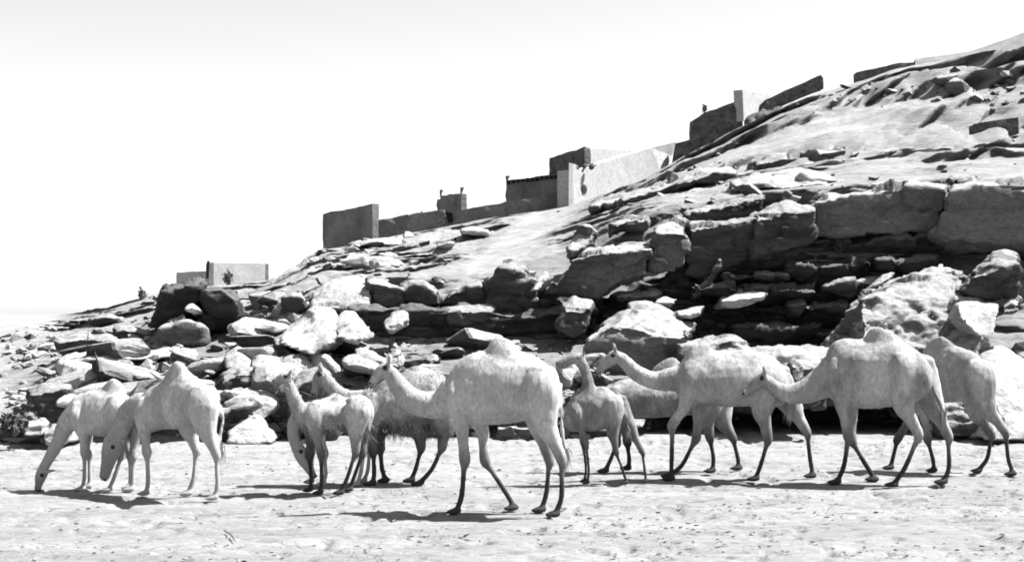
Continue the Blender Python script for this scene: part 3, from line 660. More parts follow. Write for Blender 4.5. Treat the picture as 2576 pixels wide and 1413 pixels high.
def stone_mesh(seed, npts=16, flat=0.6, sub=True):
    r = np.random.default_rng(seed)
    bm = bmesh.new()
    for _ in range(npts):
        d = r.normal(size=3); d /= np.abs(d).max() ** 0.7 * np.linalg.norm(d) ** 0.3
        bm.verts.new((d[0] * 0.62, d[1] * 0.5, d[2] * 0.5 * flat))
    bmesh.ops.convex_hull(bm, input=bm.verts)
    for v in [v for v in bm.verts if not v.link_faces]:
        bm.verts.remove(v)
    if sub:
        bmesh.ops.bevel(bm, geom=list(bm.edges), offset=0.035, segments=1, affect='EDGES', profile=0.6)
        bmesh.ops.triangulate(bm, faces=bm.faces)
        bmesh.ops.subdivide_edges(bm, edges=[e for e in bm.edges if e.calc_length() > 0.22], cuts=1)
        bmesh.ops.triangulate(bm, faces=bm.faces)
    me = bpy.data.meshes.new("loose_boulder")
    bm.to_mesh(me); bm.free()
    P = co(me)
    P += nor(me) * (0.05 * fbm(P * 3, 3, seed))[:, None]
    setco(me, P)
    smooth_shade(me, False)
    return me


STM = {}
for mk in ('rock', 'rockp', 'rockd'):
    STM[mk] = []
    for k in range(8):
        me = stone_mesh(100 + k + 31 * len(STM), 14 + k % 5, 0.5 + 0.07 * (k % 6))
        me.materials.append(M[mk])
        STM[mk].append(me)


def hill_hit(u, v):
    d = Vector(((u - CU) / FPX, 1.0, -(v - HV) / FPX))
    ok, loc, nrm, _ = hill_e.ray_cast(Vector((0, 8, CAM_H)) + d * 0 + Vector((d.x * 8, 0, d.z * 8)), d.normalized())
    return (loc, nrm) if ok else (None, None)


LAND = [("egg-shaped white boulder", 1000, 802), ("big white tilted boulder", 770, 830), ("notched white boulder", 880, 810), ("leftmost camel", 250, 1000),
        ("second camel's hump", 437, 900), ("raised camel head", 715, 950), ("front camel's hump", 1250, 850), ("white mound-like boulder", 640, 1070), ("calf", 1480, 1000),
        ("broad white-topped boulder", 1600, 820), ("tall triangular crag", 460, 770), ("square-topped dark crag", 545, 770), ("pale far house", 600, 690),
        ("corner tower", 870, 590), ("horned turret", 1135, 510), ("white gate", 1465, 480), ("sand chute", 1300, 620), ("crag below the chute", 1270, 740),
        ("leaning dark block", 1480, 690), ("white table slab", 2000, 455), ("terrace wall", 2505, 335), ("dark ruined wall", 1800, 320), ("skyline stone wall", 2220, 185),
        ("huge weathered boulder", 2300, 800), ("perched dark boulder", 2490, 700), ("rightmost camel", 2430, 950), ("tall right-hand camel", 2200, 900), ("black hollow", 2000, 990),
        ("long flat white slab", 320, 885), ("far left shrub", 32, 1070), ("open left slope edge", 20, 880), ("ragged left ledge", 215, 865), ("layered dark wall", 1950, 780), ("thin lit slab", 1870, 745), ("mushroom-like rock", 1455, 775)]
USED = set()
TONE = {'rock': 'grey', 'rockp': 'pale', 'rockd': 'dark'}


def where(u, v):
    nm, a, b = min(LAND, key=lambda t: (t[1] - u) ** 2 + 1.6 * (t[2] - v) ** 2)
    dx, dy = u - a, v - b
    d = math.hypot(dx, dy)
    far = "just" if d < 70 else ("some way" if d < 150 else "well")
    if abs(dx) > 2 * abs(dy):
        rel = "right of" if dx > 0 else "left of"
    elif abs(dy) > 2 * abs(dx):
        rel = "below" if dy > 0 else "above"
    else:
        rel = ("below and " if dy > 0 else "above and ") + ("right of" if dx > 0 else "left of")
    return "%s %s the %s" % (far, rel, nm)


def scatter(n, u0, u1, v0, v1, smin, smax, label, group, seed, mats=('rockp', 'rock', 'rockp', 'rockd')):
    r = random.Random(seed)
    c = 0
    for _ in range(n * 3):
        if c >= n:
            break
        u, v = r.uniform(u0, u1), r.uniform(v0, v1)
        loc, nrm = hill_hit(u, v)
        if loc is None:
            continue
        s = smin * (smax / smin) ** (r.random() ** 1.6)
        mk = r.choice(mats); vi = r.randrange(8)
        size = "small" if s < smin * 1.5 else ("middling" if s < smin * 2.2 else "large")
        lab = "%s %s %s boulder %s" % (size, TONE[mk], ("flat", "blocky", "wedge-shaped", "rounded")[vi % 4], where(u, v))
        if lab in USED:
            continue
        USED.add(lab)
        o = link("loose_boulder", STM[mk][vi], None, None, lab, "boulder", group)
        o.location = loc + Vector((0, -0.15 * s, 0.12 * s))
        o.scale = (s * r.uniform(0.9, 1.5), s * r.uniform(0.8, 1.2), s * r.uniform(0.7, 1.1))
        o.rotation_euler = (r.uniform(-0.35, 0.35), r.uniform(-0.35, 0.35), r.uniform(0, 6.28))
        c += 1


scatter(48, 640, 1500, 870, 1075, 0.35, 1.35, "loose angular boulder in the rubble below the central cliff", "rubble below the central cliff", 1, ('rockd', 'rock', 'rockd', 'rockp'))
scatter(40, 130, 720, 875, 1090, 0.35, 1.25, "loose angular boulder in the rubble behind the left camels", "rubble behind the left camels", 2, ('rockp', 'rock', 'rockd'))
scatter(16, 610, 780, 740, 860, 0.3, 1.0, "loose boulder on the slope around the dark left crags", "boulders around the dark left crags", 3)
scatter(26, 2280, 2640, 860, 1060, 0.3, 0.9, "loose boulder at the cliff foot behind the right-hand camels", "boulders at the right cliff foot", 4)
scatter(24, 1500, 2250, 800, 900, 0.25, 0.7, "loose stone at the foot of the dark layered wall", "stones under the layered wall", 5, ('rockd', 'rock', 'rockd', 'rockp'))
scatter(24, 0, 260, 830, 1090, 0.25, 0.8, "pale stone scattered on the open slope at the far left", "stones on the far left slope", 6, ('rockp', 'rock'))
scatter(8, 1350, 2300, 400, 560, 0.35, 1.1, "stone lying on the shelves above the cliff", "stones on the upper shelves", 7, ('rock', 'rockp', 'rock'))
scatter(13, 760, 1130, 600, 720, 0.35, 0.9, "stone lying on the pale slope below the fort wall", "stones below the fort", 8, ('rock', 'rockp'))
scatter(4, 1850, 2560, 200, 270, 0.5, 1.4, "stone on the high slope near the ruined walls", "stones near the ruins", 9, ('rock', 'rock', 'rockd'))


def pebbles():
    r = np.random.default_rng(3)
    base = []
    for k in range(5):
        me = stone_mesh(300 + k, 9, 0.7, False)
        bm = bmesh.new(); bm.from_mesh(me); bmesh.ops.triangulate(bm, faces=bm.faces)
        bm.verts.ensure_lookup_table()
        base.append((np.array([v.co[:] for v in bm.verts]), np.array([[v.index for v in f.verts] for f in bm.faces])))
        bm.free()
    Vs, Ts, off = [], [], 0
    n = 17000
    y = 10 + 19 * r.random(n) ** 1.2
    x = (r.random(n) * 2 - 1) * (y * 0.40 + 0.5)
    cl = vnoise(np.stack([x * 0.5, y * 0.9, x * 0], 1), 77)
    for i in range(n):
        if cl[i] < r.random() * 0.9 - 0.55:
            continue
        V, T = base[i % 5]
        s = 0.008 + 0.034 * r.random() ** 6
        a = r.random() * 6.28
        R = np.array([[math.cos(a), -math.sin(a), 0], [math.sin(a), math.cos(a), 0], [0, 0, 1]])
        Vs.append(V @ R.T * s * np.array([1.7, 1, 0.8]) + np.array([x[i], y[i], 0.001]))
        Ts.append(T + off); off += len(V)
    me = fastmesh("pebbles", np.vstack(Vs), np.vstack(Ts), False)
    link("pebbles", me, 'rock', label="small dark pebbles and clods strewn over the pale sand", kind='stuff')


pebbles()


def scree():
    r = np.random.default_rng(11)
    base = []
    for k in range(6):
        me = stone_mesh(400 + k, 10, 0.7, False)
        bm = bmesh.new(); bm.from_mesh(me); bmesh.ops.triangulate(bm, faces=bm.faces); bm.verts.ensure_lookup_table()
        base.append((np.array([v.co[:] for v in bm.verts]), np.array([[v.index for v in f.verts] for f in bm.faces])))
        bm.free()
    Vs, Ts, mi, off = [], [], [], 0
    zones = [(1500, 120, 1500, 850, 1100), (900, 1480, 2640, 860, 1085), (220, 330, 800, 730, 850), (220, 1350, 2600, 380, 560), (170, 750, 1130, 590, 720), (120, 1800, 2600, 180, 280), (350, -60, 260, 820, 1110), (160, -40, 130, 1085, 1122)]
    for zi, (n, u0, u1, v0, v1) in enumerate(zones):
        for _ in range(n):
            u, v = u0 + (u1 - u0) * r.random(), v0 + (v1 - v0) * r.random()
            if vnoise(np.array([[u / 60, v / 40, zi]]), 8)[0] < r.random() * 1.2 - 0.7:
                continue
            loc, nrm = hill_hit(u, v)
            if loc is None:
                continue
            V, T = base[r.integers(6)]
            s_ = (0.08 + 0.30 * r.random() ** 3) * (loc.y / 32) ** 0.6
            a, b_ = r.random() * 6.28, r.normal() * 0.4
            R = np.array([[math.cos(a), -math.sin(a), 0], [math.sin(a), math.cos(a), 0], [0, 0, 1]]) @ np.array([[1, 0, 0], [0, math.cos(b_), -math.sin(b_)], [0, math.sin(b_), math.cos(b_)]])
            Vs.append((V * np.array([1.3, 1, 1])) @ R.T * s_ + np.array(loc[:]) + np.array([0, -0.1 * s_, 0.1 * s_]))
            Ts.append(T + off); off += len(V)
            mi += [int(r.choice(3, p=[0.22, 0.36, 0.42]))] * len(T)
    me = fastmesh("scree", np.vstack(Vs), np.vstack(Ts), False)
    for k in ('rockp', 'rock', 'rockd'):
        me.materials.append(M[k])
    me.polygons.foreach_set('material_index', np.array(mi, dtype=np.int32))
    link("scree", me, None, label="small broken stones strewn over the whole hillside", kind='stuff')


scree()


# ------------------------------------------------------------------ buildings
def gz(u, v, Y):
    return CAM_H - (v - HV) / FPX * Y


def gx(u, Y):
    return (u - CU) / FPX * Y


def roughen(me, size, amp, seed):
    bm = bmesh.new(); bm.from_mesh(me)
    bmesh.ops.triangulate(bm, faces=[f for f in bm.faces if len(f.verts) > 4])
    for _ in range(6):
        es = [e for e in bm.edges if e.calc_length() > size]
        if not es:
            break
        bmesh.ops.subdivide_edges(bm, edges=es, cuts=1, use_grid_fill=True)
    bmesh.ops.triangulate(bm, faces=bm.faces)
    bmesh.ops.recalc_face_normals(bm, faces=bm.faces)
    bm.to_mesh(me); bm.free()
    P = co(me); P += nor(me) * (amp * fbm(P * 1.6, 3, seed) + 0.5 * amp * fbm(P * 5.0, 2, seed + 9))[:, None]
    setco(me, P)
    smooth_shade(me, False)


def prism_poly(name, pts, thick, m, parent=None, seed=0, amp=0.09, size=0.4, tv=(0, 1, 0), origin=(0, 0, 0)):
    """pts: list of (u, v, Y) outline of the visible face; thickened along tv"""
    fr = [Vector((gx(u, Y), Y, gz(u, v, Y))) - Vector(origin) for u, v, Y in pts]
    t = Vector(tv).normalized() * thick
    n = len(fr)
    V = fr + [p + t for p in fr]
    Fc = [tuple(range(n)), tuple(range(2 * n - 1, n - 1, -1))] + [(i, (i + 1) % n, n + (i + 1) % n, n + i) for i in range(n)]
    me = npmesh(name, V, Fc, False)
    bm = bmesh.new(); bm.from_mesh(me); bmesh.ops.recalc_face_normals(bm, faces=bm.faces); bm.to_mesh(me); bm.free()
    roughen(me, size, amp, seed)
    return link(name, me, m, parent)


def house(label, L, C, R, m, mr=None, name="mud_house", sink=1.5, cat="house", group=None, parapet=0.35, seed=1, wallR=None):
    """three visible plan corners, each (u, vtop, vbase, Y): left, near, right. Walls, flat roof and parapet are parts."""
    pl = [Vector((gx(c[0], c[3]), c[3], 0)) for c in (L, C, R)]
    tops = [gz(c[0], c[1], c[3]) for c in (L, C, R)]
    bots = [gz(c[0], c[2], c[3]) - sink for c in (L, C, R)]
    pl.append(pl[0] + pl[2] - pl[1]); tops.append(tops[0] + tops[2] - tops[1]); bots.append(min(bots))
    base = Vector((pl[1].x, pl[1].y, min(bots) + sink))
    root = empty(name, base, label, cat, group)
    order = [0, 1, 2, 3]
    w = 0.35
    for i in range(4):
        a, b = order[i], order[(i + 1) % 4]
        d = (pl[b] - pl[a]).normalized()
        inn = Vector((-d.y, d.x, 0))
        cen = (pl[0] + pl[2]) / 2
        if inn.dot(cen - pl[a]) < 0:
            inn = -inn
        p0, p1 = pl[a] + d * (w if i % 2 else 0.0), pl[b] - d * (w if i % 2 else 0.0)
        f = [Vector((p0.x, p0.y, bots[a])), Vector((p1.x, p1.y, bots[b])), Vector((p1.x, p1.y, tops[b])), Vector((p0.x, p0.y, tops[a]))]
        f = [p - base for p in f]
        V = f + [p + inn * w for p in f]
        Fc = [(0, 1, 2, 3), (7, 6, 5, 4)] + [(k, (k + 1) % 4, 4 + (k + 1) % 4, 4 + k) for k in range(4)]
        me = npmesh("wall", V, Fc, False)
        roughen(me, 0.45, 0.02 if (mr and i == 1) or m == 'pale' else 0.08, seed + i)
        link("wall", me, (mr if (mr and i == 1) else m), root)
    rz = [t - parapet for t in tops]
    cen = sum((p for p in pl), Vector()) / 4
    q = []
    for k in range(4):
        p = pl[k] + (cen - pl[k]).normalized() * (w * 0.9)
        q.append(Vector((p.x, p.y, rz[k])) - base)
    V = q + [p - Vector((0, 0, 0.2)) for p in q]
    Fc = [(0, 1, 2, 3), (7, 6, 5, 4)] + [(k, (k + 1) % 4, 4 + (k + 1) % 4, 4 + k) for k in range(4)]
    link("roof", npmesh("roof", V, Fc, False), m, root)
    return root


def horn(root, u, v0, v1, Y, r, m):
    base = root.location
    h = gz(u, v0, Y) - gz(u, v1, Y)
    bm = bmesh.new()
    bmesh.ops.create_cone(bm, cap_ends=True, segments=7, radius1=r, radius2=r * 0.35, depth=h)
    for v in bm.verts:
        v.co.x += 0.04 * math.sin(v.co.z * 5)
    me = bpy.data.meshes.new("corner_horn"); bm.to_mesh(me); bm.free()
    o = link("corner_horn", me, m, root)
    o.location = Vector((gx(u, Y), Y + r, (gz(u, v0, Y) + gz(u, v1, Y)) / 2)) - base


house("dark mud corner tower at the left end of the fort", (811, 538, 640, 72), (937, 513, 610, 68), (1062, 532, 560, 77), 'mud', 'white', seed=3, sink=1.2, name="corner_tower", cat="tower")  # sunlit right wall painted in white; the other walls are mud

# long low wall of the fort: panels between its corners, one breach
WALL = [(945, 555, 606, 68.6), (1025, 541, 590, 68.6), (1118, 527, 574, 68.5), (1140, 534, 570, 68.5), (1272, 507, 556, 68.3), (1432, 482, 530, 68.0)]
wroot = empty("fort_wall", (gx(1190, 68.5), 68.5, gz(1190, 570, 68.5)), "long low grey mud wall running from the corner tower to the white gate", "wall")
for i in range(len(WALL) - 1):
    a, b = WALL[i], WALL[i + 1]
    vta, vtb = a[1], b[1]
    if i == 2:
        vta, vtb = 541, 547
    prism_poly("wall_panel", [(a[0], vta, a[3]), (b[0], vtb, b[3]), (b[0], b[2] + 45, b[3]), (a[0], a[2] + 45, a[3])], 0.5, 'mud', wroot, 20 + i, 0.10, 0.4, origin=wroot.location)
# shade inside the breach, painted as a near-black slab on the wall
prism_poly("breach_shade", [(1120, 530, 68.3), (1138, 536, 68.3), (1141, 556, 68.3), (1128, 562, 68.3), (1123, 548, 68.3)], 0.12, 'dark', wroot, 31, 0.02, 0.4, origin=wroot.location)

t1 = house("small horned turret rising behind the low wall", (1108, 492, 540, 72.5), (1160, 487, 535, 71), (1164, 498, 540, 73), 'mud', 'mud', seed=5, name="horned_turret", cat="turret", parapet=0.2)
horn(t1, 1109, 494, 477, 72.4, 0.10, 'mud'); horn(t1, 1161, 489, 471, 71, 0.11, 'mud')

h3 = house("walled mud house with a row of beam ends under its parapet", (1272, 453, 520, 71), (1432, 434, 500, 69.2), (1440, 461, 520, 74), 'mud', 'mud', seed=7, name="walled_house")
horn(h3, 1276, 455, 442, 71, 0.12, 'mud')
for k in range(13):
    f = (k + 0.6) / 13.4
    u = 1272 + 160 * f
    Y = 71 - 1.8 * f
    v = 453 - 19 * f + 7
    bm = bmesh.new(); bmesh.ops.create_cube(bm, size=1)
    bmesh.ops.scale(bm, vec=(0.13 + 0.05 * random.random(), 0.28, 0.13 + 0.04 * random.random()), verts=bm.verts)
    me = bpy.data.meshes.new("beam_end"); bm.to_mesh(me); bm.free()
    o = link("beam_end", me, 'dark', h3)
    o.location = Vector((gx(u, Y), Y - 0.1, gz(u, v + random.uniform(-1, 1.5), Y))) - h3.location

house("upper stone house with a lit white flank above the white gate", (1382, 398, 470, 73.5), (1471, 370, 450, 71), (1590, 381, 430, 76), 'stone', 'white', seed=9, name="upper_house", sink=1.0)  # the right flank's sunlight is put into its white material, the rest is stone

# white gate building with a round hole
def gate():
    Yl, Yr_ = 66.6, 68.6
    base = Vector((gx(1465, 67), 67, gz(1465, 520, 67)))
    root = empty("white_gate", base, "white plastered gate building with a round dark hole", "gatehouse")
    A = Vector((gx(1434, Yl), Yl, 0)); B = Vector((gx(1500, Yr_), Yr_, 0))
    d = (B - A).normalized(); inn = Vector((-d.y, d.x, 0))
    if inn.y < 0:
        inn = -inn
    zb = gz(1465, 540, 67)
    za, zc = gz(1434, 428, Yl), gz(1500, 418, Yr_)
    f = [Vector((A.x, A.y, zb)), Vector((B.x, B.y, zb)), Vector((B.x, B.y, zc)), Vector(((A.x + B.x) / 2, (A.y + B.y) / 2, (za + zc) / 2 - 0.05)), Vector((A.x, A.y, za))]
    f = [p - base for p in f]
    V = f + [p + inn * 0.7 for p in f]
    n = 5
    me = npmesh("front_wall", V, [tuple(range(n)), tuple(range(2 * n - 1, n - 1, -1))] + [(i, (i + 1) % n, n + (i + 1) % n, n + i) for i in range(n)], False)
    bm = bmesh.new(); bm.from_mesh(me); bmesh.ops.recalc_face_normals(bm, faces=bm.faces); bm.to_mesh(me); bm.free()
    cut = bmesh.new()
    bmesh.ops.create_cone(cut, cap_ends=True, segments=14, radius1=0.30, radius2=0.30, depth=3)
    for v in cut.verts:
        v.co.x *= 1.0 + 0.15 * math.sin(3 * math.atan2(v.co.y, v.co.x)); v.co.y *= 0.95
    cm = bpy.data.meshes.new("cut"); cut.to_mesh(cm); cut.free()
    co_ = bpy.data.objects.new("cut", cm); COL.objects.link(co_)
    hc = A.lerp(B, 0.52); hc.z = gz(1468, 478, 67.5)
    co_.matrix_world = Matrix.Translation(hc - base) @ inn.to_track_quat('Z', 'Y').to_matrix().to_4x4()
    bpy.context.view_layer.update()

    def f2(o):
        md = o.modifiers.new("b", 'BOOLEAN'); md.operation = 'DIFFERENCE'; md.object = co_; md.solver = 'EXACT'
    me2 = evaluated(me, f2)
    bpy.data.objects.remove(co_)
    link("front_wall", me2, 'white', root)
    # dark room behind: back and side walls
    def slab(nm, P0, P1, z0, z1, th, m):
        dd = (P1 - P0).normalized(); ii = Vector((-dd.y, dd.x, 0))
        q = [Vector((P0.x, P0.y, z0)), Vector((P1.x, P1.y, z0)), Vector((P1.x, P1.y, z1)), Vector((P0.x, P0.y, z1))]
        q = [p - base for p in q]
        W = q + [p + ii * th for p in q]
        mm = npmesh(nm, W, [(0, 1, 2, 3), (7, 6, 5, 4)] + [(k, (k + 1) % 4, 4 + (k + 1) % 4, 4 + k) for k in range(4)], False)
        roughen(mm, 0.6, 0.03, 4)
        link(nm, mm, m, root)
    rb = Vector((0.12, 1.0, 0.0))
    bk = rb * 1.3
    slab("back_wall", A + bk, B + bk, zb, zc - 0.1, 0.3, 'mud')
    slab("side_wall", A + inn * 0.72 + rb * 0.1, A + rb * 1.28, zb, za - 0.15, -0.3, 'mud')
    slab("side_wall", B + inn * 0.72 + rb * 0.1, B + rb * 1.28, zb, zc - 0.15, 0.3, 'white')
    # flat roof
    q = [A + inn * 0.1, B + inn * 0.1, B + rb * 1.5, A + rb * 1.5]
    q = [Vector((p.x, p.y, zc - 0.4 if k in (1, 2) else za - 0.4)) - base for k, p in enumerate(q)]
    W = q + [p + Vector((0, 0, 0.15)) for p in q]
    link("roof", npmesh("roof", W, [(3, 2, 1, 0), (4, 5, 6, 7)] + [(k, (k + 1) % 4, 4 + (k + 1) % 4, 4 + k) for k in range(4)], False), 'mud', root)
    # bright corner pillar
    pr = [(1431, 409, 66.3), (1441, 412, 66.5), (1443, 545, 66.5), (1431, 545, 66.3)]
    prism_poly("corner_pillar", pr, 0.5, 'pale', root, 3, 0.03, 0.6, (0.4, 1, 0), origin=base)
    for (u, v, r) in ((1450, 424, 0.14), (1470, 419, 0.12), (1488, 419, 0.16)):
        bm = bmesh.new(); bmesh.ops.create_icosphere(bm, subdivisions=2, radius=r)
        for vv in bm.verts:
            vv.co += vv.normal * random.uniform(-0.03, 0.03)
        mm = bpy.data.meshes.new("coping_stone"); bm.to_mesh(mm); bm.free()
        o = link("coping_stone", mm, 'stone', root)
        o.location = Vector((gx(u, 67.6), 67.6, gz(u, v, 67.6))) - base


gate()


def lone_wall(name, label, pts, thick, m, seed, cat="wall", tv=(0, 1, 0), amp=0.07, size=0.5):
    c = Vector((0, 0, 0))
    for u, v, Y in pts:
        c += Vector((gx(u, Y), Y, gz(u, v, Y)))
    c /= len(pts)
    c.z = min(gz(u, v, Y) for u, v, Y in pts)
    o = prism_poly(name, pts, thick, m, None, seed, amp, size, tv, origin=c)
    o.location = c
    o['label'] = label; o['category'] = cat
    return o


lone_wall("plaster_wall", "tall white plaster wall climbing the slope right of the gate", [(1500, 414, 68.8), (1560, 396, 70.6), (1640, 372, 72.6), (1701, 357, 74.6), (1690, 392, 74.5), (1668, 450, 73.4), (1600, 500, 71.6), (1500, 540, 68.8)], 0.6, 'white', 41, tv=(-0.8, 0.5, 0), amp=0.02)
lone_wall("ruined_wall", "dark ruined stone wall stepping up above the white plaster wall", [(1703, 358, 73.5), (1738, 352, 73.5), (1739, 306, 73.5), (1752, 296, 73.5), (1770, 283, 73.5), (1800, 276, 73.5), (1830, 262, 73.5), (1866, 250, 73.5), (1872, 345, 73.5), (1800, 390, 73.5), (1740, 425, 73.5), (1686, 450, 73.5)], 0.7, 'stone', 42, amp=0.1)
lone_wall("white_wall_fragment", "bright white wall fragment standing on the dark ruin", [(1868, 226, 73.2), (1884, 229, 73.9), (1900, 234, 74.6), (1942, 233, 76.5), (1925, 262, 75.7), (1905, 285, 74.8), (1871, 305, 73.3)], 0.5, 'white', 43, tv=(-0.8, 0.5, 0), amp=0.02)
lone_wall("slanting_wall", "dark slanting ruined wall jutting up on the skyline", [(1925, 252, 75), (1990, 222, 75), (2040, 199, 75), (2064, 189, 75), (2070, 196, 75), (2071, 224, 75), (2030, 238, 75), (1985, 258, 75), (1940, 275, 75), (1900, 300, 75), (1885, 290, 75)], 0.7, 'stone', 44, amp=0.08)
lone_wall("stone_wall", "low grey stone wall on the upper right skyline", [(2155, 183, 76.5), (2200, 172, 76.5), (2262, 160, 76.5), (2300, 158, 76.5), (2300, 190, 76.5), (2240, 205, 76.5), (2158, 225, 76.5)], 0.7, 'stone', 45, amp=0.08)
lone_wall("terrace_wall", "low dark stone terrace wall near the right edge", [(2450, 312, 49.3), (2500, 303, 49.3), (2563, 294, 49.3), (2564, 362, 49.3), (2450, 385, 49.3)], 0.6, 'stone', 46, amp=0.06)
house("pale far house on the left skyline, lit on its long side", (518, 662, 740, 118), (526, 660, 735, 110), (676, 663, 735, 114), 'pale', 'pale', seed=12, sink=3.0, name="far_house")
house("low grey annex left of the pale far house", (445, 686, 740, 118), (518, 682, 735, 116), (522, 682, 735, 121), 'white', 'pale', seed=13, sink=3.0, name="far_annex")


def pole(label, u, v0, v1, Y, r, name="wooden_post"):
    h = gz(u, v0, Y) - gz(u, v1, Y)
    bm = bmesh.new(); bmesh.ops.create_cone(bm, cap_ends=True, segments=8, radius1=r, radius2=r * 0.8, depth=abs(h))
    for v in bm.verts:
        v.co.z += abs(h) / 2; v.co.x += 0.05 * v.co.z * random.uniform(0.8, 1)
    me = bpy.data.meshes.new(name); bm.to_mesh(me); bm.free()
    link(name, me, 'dark', None, label, "post", loc=(gx(u, Y), Y, min(gz(u, v0, Y), gz(u, v1, Y))))


pole("dark post at the corner of the pale far house", 522, 700, 656, 109, 0.12)


# ------------------------------------------------------------------ shrubs
def shrub(label, u, v, Y, w, h, seed, n=260, name="desert_shrub"):
    r = np.random.default_rng(seed)
    loc = Vector((gx(u, Y), Y, gz(u, v, Y)))
    root = empty(name, loc, label, "shrub", "dark shrubs")
    V, T = [], []
    for i in range(n):
        d = r.normal(size=3); d /= np.linalg.norm(d)
        p = d * (0.45 + 0.55 * r.random()) * np.array([w, w * 0.8, h]) * 0.5 * (0.75 + 0.4 * math.sin(3 * d[0] + seed) * math.cos(2.3 * d[2])) + np.array([0, 0, h * 0.52])
        a, b = r.normal(size=3), r.normal(size=3)
        s = 0.025 + 0.03 * r.random()
        k = len(V)
        V += [p, p + a * s, p + b * s, p + (a + b) * s * 0.8]
        T += [(k, k + 1, k + 2), (k + 1, k + 3, k + 2)]
    link("foliage", fastmesh("foliage", np.array(V), np.array(T), False), 'leaf', root)
    V, T = [], []
    for i in range(7):
        a = r.random() * 6.28; tip = np.array([math.cos(a) * w * 0.3, math.sin(a) * w * 0.25, h * 0.8])
        k = len(V); t = 0.02
        for q, rr in ((np.zeros(3), t), (tip, t * 0.3)):
            for j in range(4):
                V.append(q + rr * np.array([math.cos(j * 1.57), math.sin(j * 1.57), 0]))
        for j in range(4):
            T.append((k + j, k + (j + 1) % 4, k + 4 + (j + 1) % 4, k + 4 + j))
    link("stems", fastmesh("stems", np.array(V), np.array(T), False), 'twig', root)


shrub("dark low shrub at the far left beside the white blocks", 32, 1096, 25.9, 0.8, 0.45, 1, 800)
shrub("little dark bush in front of the pale far house", 573, 722, 58, 0.5, 0.7, 5, 300)
shrub("little dark bush on the left skyline slope", 357, 762, 58, 0.45, 0.65, 6, 260)
shrub("small bush growing on top of the dark ruined wall", 1772, 286, 73.7, 0.4, 0.5, 7, 200)


# ------------------------------------------------------------------ camels
def catmull(P, n):
    P = np.array(P, float)
    m = len(P)
    if m < 3:
        t = np.linspace(0, 1, n)[:, None]
        return P[0] * (1 - t) + P[-1] * t
    E = np.vstack([2 * P[0] - P[1], P, 2 * P[-1] - P[-2]])
    out = []
    for s in np.linspace(0, m - 1 - 1e-9, n):
        i = int(s); t = s - i
        a, b, c, d = E[i], E[i + 1], E[i + 2], E[i + 3]
        out.append(0.5 * ((2 * b) + (-a + c) * t + (2 * a - 5 * b + 4 * c - d) * t * t + (-a + 3 * b - 3 * c + d) * t ** 3))
    return np.array(out)


class Body:
    def __init__(self):
        self.V, self.F = [], []

    def tube(self, pts, rad, wid=None, n=26, seg=14):
        """pts (k,3), rad in the XZ plane, wid lateral (Y)"""
        wid = rad if wid is None else wid
        A = catmull(np.hstack([np.array(pts, float), np.array(rad, float)[:, None], np.array(wid, float)[:, None]]), n)
        C, R, W = A[:, :3], np.maximum(A[:, 3], 0.004), np.maximum(A[:, 4], 0.004)
        tan = np.gradient(C, axis=0)
        tan /= np.linalg.norm(tan, axis=1)[:, None] + 1e-9
        k0 = len(self.V)
        lat = np.array([0, 1.0, 0])
        rings = []
        for i in range(n):
            up = np.cross(lat, tan[i]); up /= np.linalg.norm(up) + 1e-9
            l2 = np.cross(tan[i], up)
            for j in range(seg):
                a = 2 * math.pi * j / seg
                self.V.append(C[i] + up * R[i] * math.cos(a) + l2 * W[i] * math.sin(a))
        for i in range(n - 1):
            for j in range(seg):
                a, b = k0 + i * seg + j, k0 + i * seg + (j + 1) % seg
                self.F.append((a, b, b + seg, a + seg))
        for (r, s) in ((0, -1), (n - 1, 1)):
            self.V.append(C[r] + tan[r] * s * min(R[r], W[r]) * 0.6)
            c = len(self.V) - 1
            for j in range(seg):
                a, b = k0 + r * seg + j, k0 + r * seg + (j + 1) % seg
                self.F.append((c, b, a) if s < 0 else (c, a, b))

    def loft(self, st, n=34, seg=24, exp=2.25, extop=1.75, low=0.42):
        """st rows: x, y, ztop, zbot, w ; vertical cross-sections"""
        A = catmull(st, n)
        k0 = len(self.V)
        for x, y, zt, zb, w in A:
            h2 = max(zt - zb, 0.02)
            c = zb + h2 * low
            w = max(w, 0.01)
            for j in range(seg):
                a = 2 * math.pi * j / seg
                ca, sa = math.cos(a), math.sin(a)
                ex = 2 / (exp if ca < 0 else extop)
                h = h2 * (1 - low) if ca > 0 else h2 * low
                self.V.append(np.array([x, y + w * math.copysign(abs(sa) ** ex, sa), c + h * math.copysign(abs(ca) ** ex, ca)]))
        for i in range(n - 1):
            for j in range(seg):
                a, b = k0 + i * seg + j, k0 + i * seg + (j + 1) % seg
                self.F.append((a, b, b + seg, a + seg))
        self.F.append(tuple(k0 + j for j in range(seg))[::-1])
        self.F.append(tuple(k0 + (n - 1) * seg + j for j in range(seg)))


FRAD = [0.150, 0.090, 0.060, 0.037, 0.036]
HRAD = [0.225, 0.155, 0.056, 0.036, 0.036]


